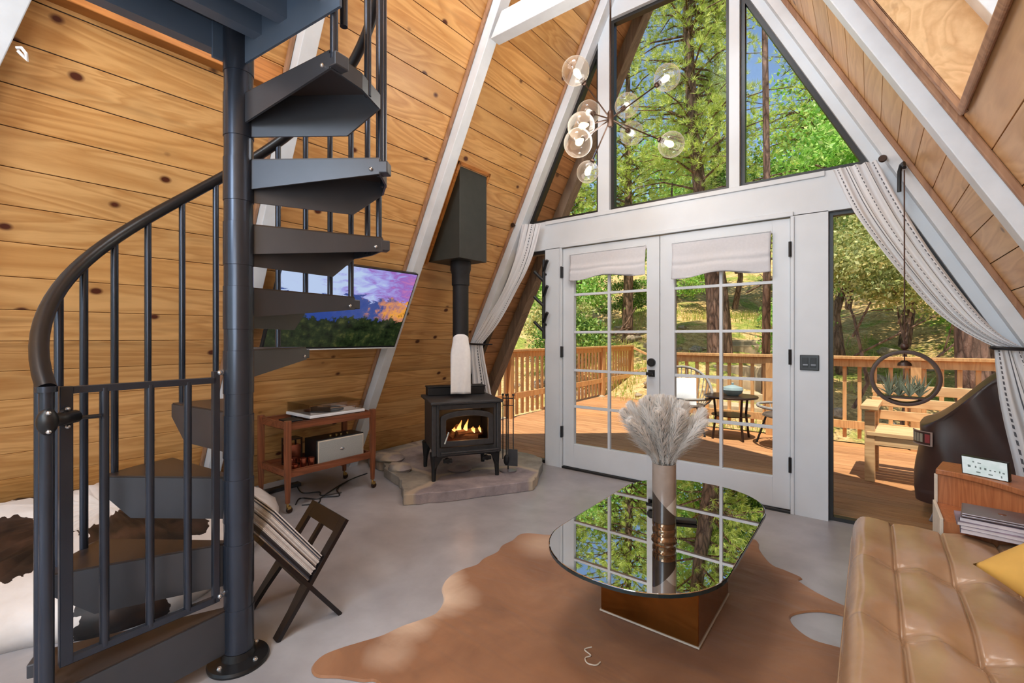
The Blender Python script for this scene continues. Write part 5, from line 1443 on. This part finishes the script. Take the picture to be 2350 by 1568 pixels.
for i, (f0, f1, mt_) in enumerate(((.08,.20,'logo_pale'),(.26,.38,'logo_pale'),(.42,.52,'logo_pale'),(.56,.68,'logo_pale'),(.76,.92,'logo_red'))):
    badge(lerp(A0,A1_,f0), lerp(A0,A1_,f1), .535, .592, .017, 'lettering', M[mt_], bd)

# ------------------------------------------------------------------ trees and shrubs
def basis(n, rg):
    d = rg.normal(size=(n,3)); d /= np.linalg.norm(d, axis=1)[:,None]
    e = rg.normal(size=(n,3)); e -= d*(d*e).sum(1)[:,None]; e /= np.linalg.norm(e, axis=1)[:,None]
    return d, e
def leaf_mesh(name, cen, size, mat, parent, rg, long=1.6, up=.3):
    n = len(cen); d, e = basis(n, rg); d[:,2] += up; d /= np.linalg.norm(d, axis=1)[:,None]
    e -= d*(d*e).sum(1)[:,None]; e /= np.linalg.norm(e, axis=1)[:,None]
    s = (size*rg.uniform(.6,1.3,size=n))[:,None]
    V = np.stack([cen - d*s*long*.5, cen + e*s*.42, cen + d*s*long*.5, cen - e*s*.42], 1).reshape(-1,3)
    F = np.arange(n*4).reshape(-1,4); return np_mesh(name, V, F, mat, parent)
def crown_points(n, rg, rad, clumps, spread):
    c = rg.normal(size=(clumps,3)); c /= np.linalg.norm(c, axis=1)[:,None]; c *= rg.uniform(.25,1,size=(clumps,1))**.5
    c *= np.array(rad); i = rg.integers(0, clumps, n)
    return c[i] + rg.normal(size=(n,3))*spread*np.array([1,1,.7])
def branchy(mb, p, d, L, r, depth, rg):
    q = p + d*L; m_ = (p + q)/2 + Vector(rg.normal(size=3)*L*.07)
    mb.tube([p, m_, q], [r, r*.8, r*.6], 7)
    if depth > 0:
        for k_ in range(3):
            nd = (d + Vector(rg.normal(size=3)*.55)).normalized(); branchy(mb, q - d*L*.2*k_, nd, L*.68, r*.55, depth-1, rg)
def broadleaf(x, y, h, rad, nleaf, size, mat, lab, seed, trunk_r=.07, cz=.62, name='leafy_tree', cat='tree', group=None, clumps=40):
    rg = np.random.default_rng(seed); z = ground_h(x, y)
    r = thing(name, lab, cat, (x, y, z), 0, group)
    m = MB(); branchy(m, Vector((0,0,-.2)), Vector((.05,0,1)), h*.45, trunk_r, 2, rg); m.build('trunk', M['bark'], r, smooth=True)
    c = crown_points(nleaf, rg, rad, clumps, min(rad)*.22) + np.array([0,0,h*cz]); c = c[c[:,2] > .05]
    leaf_mesh('crown', c, size, M[mat], r, rg); return r
def needles(cen, axis, n, L, w, rg):
    """tufts of needles: every tuft a spray of thin blades"""
    k = len(cen); d, e = basis(k*n, rg); ax = np.repeat(axis, n, 0); c = np.repeat(cen, n, 0)
    d = d*.75 + ax*.8; d /= np.linalg.norm(d, axis=1)[:,None]; e -= d*(d*e).sum(1)[:,None]; e /= np.linalg.norm(e, axis=1)[:,None]
    l = (L*rg.uniform(.6,1.2,size=k*n))[:,None]; b = c + d*.02
    V = np.stack([b - e*w, b + e*w, b + d*l*.6 + e*w*.9, b + d*l], 1).reshape(-1,3)
    return V, np.arange(k*n*4).reshape(-1,4)
def pine(base, path, radii, zlo, ztop, spread, nb, lab, seed, tufts=9, nn=26, L=.2, w=.008, name='pine_tree'):
    rg = np.random.default_rng(seed); r = thing(name, lab, 'pine tree', base)
    pts = [interp([Vector(p) for p in path], t) for t in np.linspace(0,1,24)]; rr = [float(np.interp(t, np.linspace(0,1,len(radii)), radii)) for t in np.linspace(0,1,24)]
    m = MB(); m.tube(pts, rr, 18); m.build('trunk', M['bark'], r, smooth=True, angle=180)
    bm_ = MB(); C, A = [], []
    for i in range(nb):
        z = lerp(zlo, ztop, rg.uniform(0,1)**.9); t = min(.999, max(0,(z - path[0][2])/(path[-1][2]-path[0][2]))); p = interp([Vector(q) for q in path], t)
        a = rg.uniform(0, 2*PI); Lb = spread*(1 - .55*(z - zlo)/(ztop - zlo))*rg.uniform(.45,1)
        d = Vector((math.cos(a), math.sin(a), rg.uniform(-.15,.45))); q = p + d*Lb + Vector((0,0,-.1*Lb)); mid = p + d*Lb*.5 + Vector((0,0,.05*Lb))
        bm_.tube([p, mid, q], [.028,.018,.008], 5)
        for k_ in range(tufts):
            f = rg.uniform(.3,1.02); c = (p.lerp(mid, f*2) if f < .5 else mid.lerp(q, f*2-1)) + Vector(rg.normal(size=3)*.17)
            ax = (q - p).normalized() + Vector((0,0,.5)); ax.normalize(); C.append(tuple(c)); A.append(tuple(ax))
    bm_.build('branches', M['bark'], r)
    V, F = needles(np.array(C), np.array(A), nn, L, w, rg); np_mesh('needles', V, F, M['needle'], r); return r
gz = ground_h(-2.7, 11.19)
pine((-2.7,11.19,gz-.2), [(0,0,0),(-.02,-.03,1.0),(-.10,-.09,2.2),(-.34,-.3,3.9),(-.50,-.40,5.9),(-.58,-.46,8.0),(-.62,-.5,10.2),(-.64,-.5,12.5)], [.29,.25,.22,.14,.12,.10,.08,.03], 3.9, 12, 2.3, 190, 'big leaning pine with plated bark standing behind the deck', 11, 20, 22, .135, .0055)
for i, (x, y, h, sp, zl, nb, lab) in enumerate(((-5.9,13.4,11,2.2,3.0,90,'pine left of the big leaning pine'),(-1.0,15.5,14,2.4,3.5,100,'pine up the slope right of the big leaning pine'),(-8.6,14.2,11,2.2,2.5,80,'pine at the left, seen through the high triangular window'),(-4.6,18.5,15,2.6,4,100,'far pine up the slope behind the big leaning pine'),(1.3,17.5,14,2.4,3,90,'far pine at the upper right of the slope'))):
    g_ = ground_h(x, y)
    pine((x,y,g_-.2), [(0,0,0),(.05,.0,h*.3),(0,.05,h*.6),(.04,0,h)], [.17,.13,.09,.02], zl, h, sp, int(nb*1.5), lab, 30+i, 13, 22, .16, .0075)
trees = [(-.45,11.9,5.9,(1.3,1.2,1.9),17000,.068,'leaf','bright green oak filling the right high window',.6),
 (1.6,11.0,5.2,(1.4,1.2,1.9),17000,.068,'leaf','green oak right of the first, over the right window',.6),
 (.6,14.2,7.2,(1.9,1.5,2.6),16000,.085,'leaf','taller oak up the slope behind the two green oaks',.62),
 (3.4,12.6,6.0,(1.8,1.5,2.3),14000,.08,'leaf_pale','pale oak at the far right of the slope',.6),
 (-7.2,12.2,4.6,(1.5,1.3,1.7),12000,.065,'leaf','round green tree at the left behind the railing',.6),
 (-6.6,18.6,5.0,(2.0,1.3,1.4),11000,.075,'leaf','green bushy tree beyond the left glass door',.62),
 (-4.0,18.6,5.6,(2.0,1.4,1.6),11000,.08,'leaf_dark','dark green tree up the slope behind the pine',.66),
 (-9.6,17.0,6.5,(2.2,1.8,2.4),7000,.12,'leaf_dark','dark tree at the far left of the slope',.6),
 (-7.0,20.5,7.5,(2.6,1.8,2.8),10000,.105,'leaf','wide tree high on the slope at the left',.6),
 (-1.6,20.5,8.5,(2.6,1.8,3.0),10000,.105,'leaf','wide tree high on the slope at the centre',.6),
 (3.6,18.5,9,(2.8,2.0,3.2),10000,.105,'leaf_dark','wide dark tree high on the slope at the right',.6)]
for i, (x,y,h,rad,nl,sz,mt_,lab,cz) in enumerate(trees): broadleaf(x,y,h,rad,nl,sz,mt_,lab,100+i,.07+.008*h,cz)
shrubs = [(.30,8.4,3.5,(.85,.6,.75),9000,.042,'leaf_pale','pale-leaved shrub behind the railing left of the hanging ring'),
 (-.3,9.4,3.7,(.9,.7,.9),9000,.045,'leaf_pale','pale shrub up the slope left of the hanging ring'),
 (1.0,9.7,4.0,(1.1,.8,1.1),12000,.047,'leaf_pale','tall pale shrub above the hanging ring'),
 (2.4,9.3,3.7,(1.1,.8,1.0),10000,.045,'leaf_pale','pale shrub at the far right behind the railing'),
 (-5.6,9.6,1.9,(.8,.7,.8),4500,.055,'leaf_dark','dark shrub left of the deck by the railing'),
 (-6.6,10.6,2.3,(1.0,.8,1.0),5000,.06,'leaf_pale','yellowing shrub farther left of the deck'),
 (-7.4,16.3,1.5,(1.4,.8,.6),4500,.055,'leaf_dark','low green bush beyond the left glass door'),
 (-5.6,17.0,1.5,(1.4,.8,.6),4500,.055,'leaf','low bright bush left of the big pine'),
 (-1.25,10.5,1.8,(.55,.5,.75),3500,.05,'leaf','bright green sapling right of the stone steps')]
for i, (x,y,h,rad,nl,sz,mt_,lab) in enumerate(shrubs): broadleaf(x,y,h,rad,nl,sz,mt_,lab,200+i,.035,.74 if h > 3.2 else .55,'shrub','shrub',clumps=26)
# bare thin trunk and a stout one at the right
for (x, y, h, r_, lab) in ((-1.50,9.4,11,.075,'thin pale tree trunk right of the stone steps'),(-4.1,12.0,4.5,.07,'thin dark tree trunk beyond the left glass door')):
    t_ = thing('tree_trunk', lab, 'tree trunk', (x,y,ground_h(x,y)-.1)); m = MB(); m.tube([(0,0,0),(.03,.02,h*.3),(-.02,.0,h*.7),(.05,0,h)], [r_,r_*.8,r_*.6,r_*.3], 12); m.build('trunk', M['bark'], t_, smooth=True, angle=180)
t_ = thing('tree_trunk', 'stout brown tree trunk behind the railing right of the hanging ring', 'tree trunk', (.92,7.35,ground_h(.92,7.35)-.2)); m = MB(); m.tube([(0,0,0),(.0,.02,1.4),(-.03,.0,2.3),(-.22,.1,3.1),(-.5,.2,4.2)], [.17,.15,.14,.11,.06], 14); m.tube([(-.03,0,2.2),(.2,.1,2.9),(.5,.2,3.8)], [.1,.08,.04], 10); m.build('trunk', M['bark'], t_, smooth=True, angle=180)
# stone steps up the slope
for i in range(8):
    x, y = -1.95 - .05*i, 8.9 + .62*i; z = ground_h(x, y)
    rr = random.Random(i); m = MB(); P = []
    for k_ in range(12):
        a = 2*PI*k_/12; P.append((.62*math.copysign(abs(math.cos(a))**.6, math.cos(a))*(1+rr.uniform(-.08,.08)), .24*math.copysign(abs(math.sin(a))**.6, math.sin(a))*(1+rr.uniform(-.1,.1))))
    m.prism_z(P, -.25, .10); o = m.build('stone_step', M['stone_step'], None, bevel=.015); o.location = (x,y,z); o.rotation_euler=(0,0,rr.uniform(-.1,.1))
    tag(o, ['lowest','second lowest','third lowest','fourth lowest','fourth highest','third highest','second highest','highest'][i] + ' flat stone step climbing the slope beside the big pine', 'step', 'stone steps up the slope')
# wooden lantern post at the top of the steps
lp_ = thing('lantern_post', 'orange-brown wooden post with a dark top beside the upper stone steps', 'post', (-1.72,13.6,ground_h(-1.72,13.6)-.1))
m = MB(); m.box(-.09,.09,-.09,.09,0,1.15); m.build('post', M['rail_wood'], lp_, bevel=.006)
m = MB(); m.box(-.3,.02,-.12,.12,.25,.55); m.build('box', M['rail_wood'], lp_, bevel=.006)
# rocks on the slope
rr = random.Random(12)
places = []
for i in range(70):
    x = rr.uniform(-7.5, 3.5); y = rr.uniform(7.3, 14.5); q_ = rr.uniform(.08,.26)
    if all((x-a)**2 + (y-b)**2 > ((c + q_)*1.4)**2 for a, b, c in places) and abs(x + 2.1) > 1.15 and (x+2.7)**2 + (y-11.2)**2 > .6: places.append((x, y, q_))
rk0 = None
def rock_mesh(seed):
    q = random.Random(seed); m = MB(); m.sphere((0,0,0),1,14,9)
    off = [(q.uniform(0,6), q.uniform(0,6), q.uniform(0,6)) for _ in range(3)]
    V = []
    for v in m.v:
        p = Vector(v); k_ = 1 + .22*math.sin(p.x*3 + off[0][0])*math.cos(p.y*3.5 + off[0][1]) + .12*math.sin(p.z*6 + off[1][0] + p.x*4)
        V.append((p.x*k_, p.y*k_*.8, p.z*k_*.55))
    m.v = V; return m
protos = [rock_mesh(s_).build('rock', M['rock'], None, smooth=True, angle=60) for s_ in range(4)]
for i, (x, y, s_) in enumerate(places):
    o = protos[i] if i < 4 else protos[i % 4].copy()
    if i >= 4: COL.objects.link(o)
    o.location = (x, y, ground_h(x, y) + s_*.1); o.scale = (s_, s_, s_); o.rotation_euler = (rr.uniform(-.2,.2), rr.uniform(-.2,.2), rr.uniform(0,6))
    tag(o, 'weathered tan rock lying on the dry hillside beyond the deck', 'rock', 'rocks on the hillside')
# grass on the slope
rg = np.random.default_rng(77); n = 26000
gx = rg.uniform(-9, 4, n); gy = rg.uniform(7.2, 17, n)
keep = (np.sin(gx*1.1 + gy*.7) + np.sin(gx*.5 - gy*1.3) + .5*np.sin(gx*3.1+gy*2.2)) > rg.uniform(-.6, 1.6, n)
for (x_, y_, q_) in places: keep &= (gx - x_)**2 + (gy - y_)**2 > (q_*1.35 + .08)**2
keep &= ~((np.abs(gx + 2.12) < .95) & (gy > 8.4) & (gy < 13.9)); keep &= gy > 7.35
for x_, y_ in [(-1.72,13.6),(-1.50,9.4),(-4.1,12.0),(.92,7.35),(-2.7,11.19)] + [(t[0],t[1]) for t in trees + shrubs] + [(-5.9,13.4),(-1.0,15.5),(-8.6,14.2)]: keep &= (gx - x_)**2 + (gy - y_)**2 > .7**2
gx, gy = gx[keep], gy[keep]; gzz = np.array([ground_h(a, b) for a, b in zip(gx, gy)]); n = len(gx)
a = rg.uniform(0, 2*np.pi, n); hgt = rg.uniform(.10,.30,n); wdt = .012
dx, dy = np.cos(a)*wdt, np.sin(a)*wdt; lx, ly = rg.normal(size=n)*.07, rg.normal(size=n)*.07
V = np.stack([np.stack([gx-dx,gy-dy,gzz-.02],1), np.stack([gx+dx,gy+dy,gzz-.02],1), np.stack([gx+lx,gy+ly,gzz+hgt],1)],1).reshape(-1,3)
o = np_mesh('grass', V, np.arange(n*3).reshape(-1,3), M['dry_grass']); tag(o, 'sparse yellow-green grass growing on the dry hillside', 'grass', kind='stuff')
# ------------------------------------------------------------------ camera, sun, sky, lamps and added fill lights
cam = bpy.data.cameras.new('camera'); co = bpy.data.objects.new('camera', cam); COL.objects.link(co)
cam.sensor_fit = 'HORIZONTAL'; cam.sensor_width = 36; cam.lens = 36*1064/2350
cam.shift_y = -10/2350; cam.clip_start = .03; cam.clip_end = 300
co.location = (0, 0, 1.22); co.rotation_euler = (PI/2, 0, math.radians(37.72))
SC.camera = co

def light(name, typ, loc, energy, color=(1,1,1), **kw):
    l = bpy.data.lights.new(name, typ); o = bpy.data.objects.new(name, l); COL.objects.link(o)
    o.location = loc; l.energy = energy; l.color = color
    for k_, v_ in kw.items(): setattr(l, k_, v_)
    return o
sun = light('sun', 'SUN', (0, -4, 12), 7.0, (1, .95, .86), angle=math.radians(.6))
sun.rotation_euler = Vector((-.13, .325, -1)).to_track_quat('-Z', 'Y').to_euler()
light('loft_fill', 'POINT', (-1.3, -.9, 3.3), 135, (.77,.89,1), shadow_soft_size=.35)  # added fill high behind the camera, no fixture there
light('rear_fill', 'POINT', (-.9, -1.9, 2.5), 110, (.77,.89,1), shadow_soft_size=.4)  # second unseen fill at the rear, only brightens the room
light('ridge_fill', 'POINT', (-1.25, 1.5, 4.4), 115, (.76,.88,1), shadow_soft_size=.3)  # added fill under the ridge for slopes and gable
light('chandelier_glow', 'POINT', (-1.33, 2.70, 2.55), 30, (1,.95,.9), shadow_soft_size=.3)
light('low_front_fill', 'POINT', (-.5, -1.0, 1.5), 75, (.78,.9,1), shadow_soft_size=.5)  # unseen frontal fill from the camera side, lifts the lower walls
light('fire_glow', 'POINT', (-2.66, 2.80, .52), 1.2, (1,.5,.2), shadow_soft_size=.06)

w = bpy.data.worlds.new('sky'); SC.world = w; w.use_nodes = True
nt = w.node_tree; nt.nodes.clear()
out = nt.nodes.new('ShaderNodeOutputWorld'); bg = nt.nodes.new('ShaderNodeBackground'); sky = nt.nodes.new('ShaderNodeTexSky')
sky.sky_type = 'NISHITA'; sky.sun_disc = False; sky.sun_elevation = math.radians(66); sky.sun_rotation = math.radians(200)
sky.air_density = 1.0; sky.dust_density = .4; sky.ozone_density = 1.6
bg.inputs[1].default_value = .22
nt.links.new(sky.outputs[0], bg.inputs[0]); nt.links.new(bg.outputs[0], out.inputs[0])

SC.view_settings.view_transform = 'Standard'; SC.view_settings.look = 'None'
SC.view_settings.exposure = -.08; SC.view_settings.gamma = 1; SC.view_settings.use_curve_mapping = False
SC.cycles.use_denoising = True; SC.cycles.use_adaptive_sampling = True; SC.cycles.adaptive_threshold = .06; SC.cycles.adaptive_min_samples = 16
SC.cycles.max_bounces = 6; SC.cycles.diffuse_bounces = 3; SC.cycles.glossy_bounces = 3; SC.cycles.transmission_bounces = 3; SC.cycles.transparent_max_bounces = 16
SC.cycles.caustics_reflective = False; SC.cycles.caustics_refractive = False
SC.cycles.sample_clamp_indirect = 4
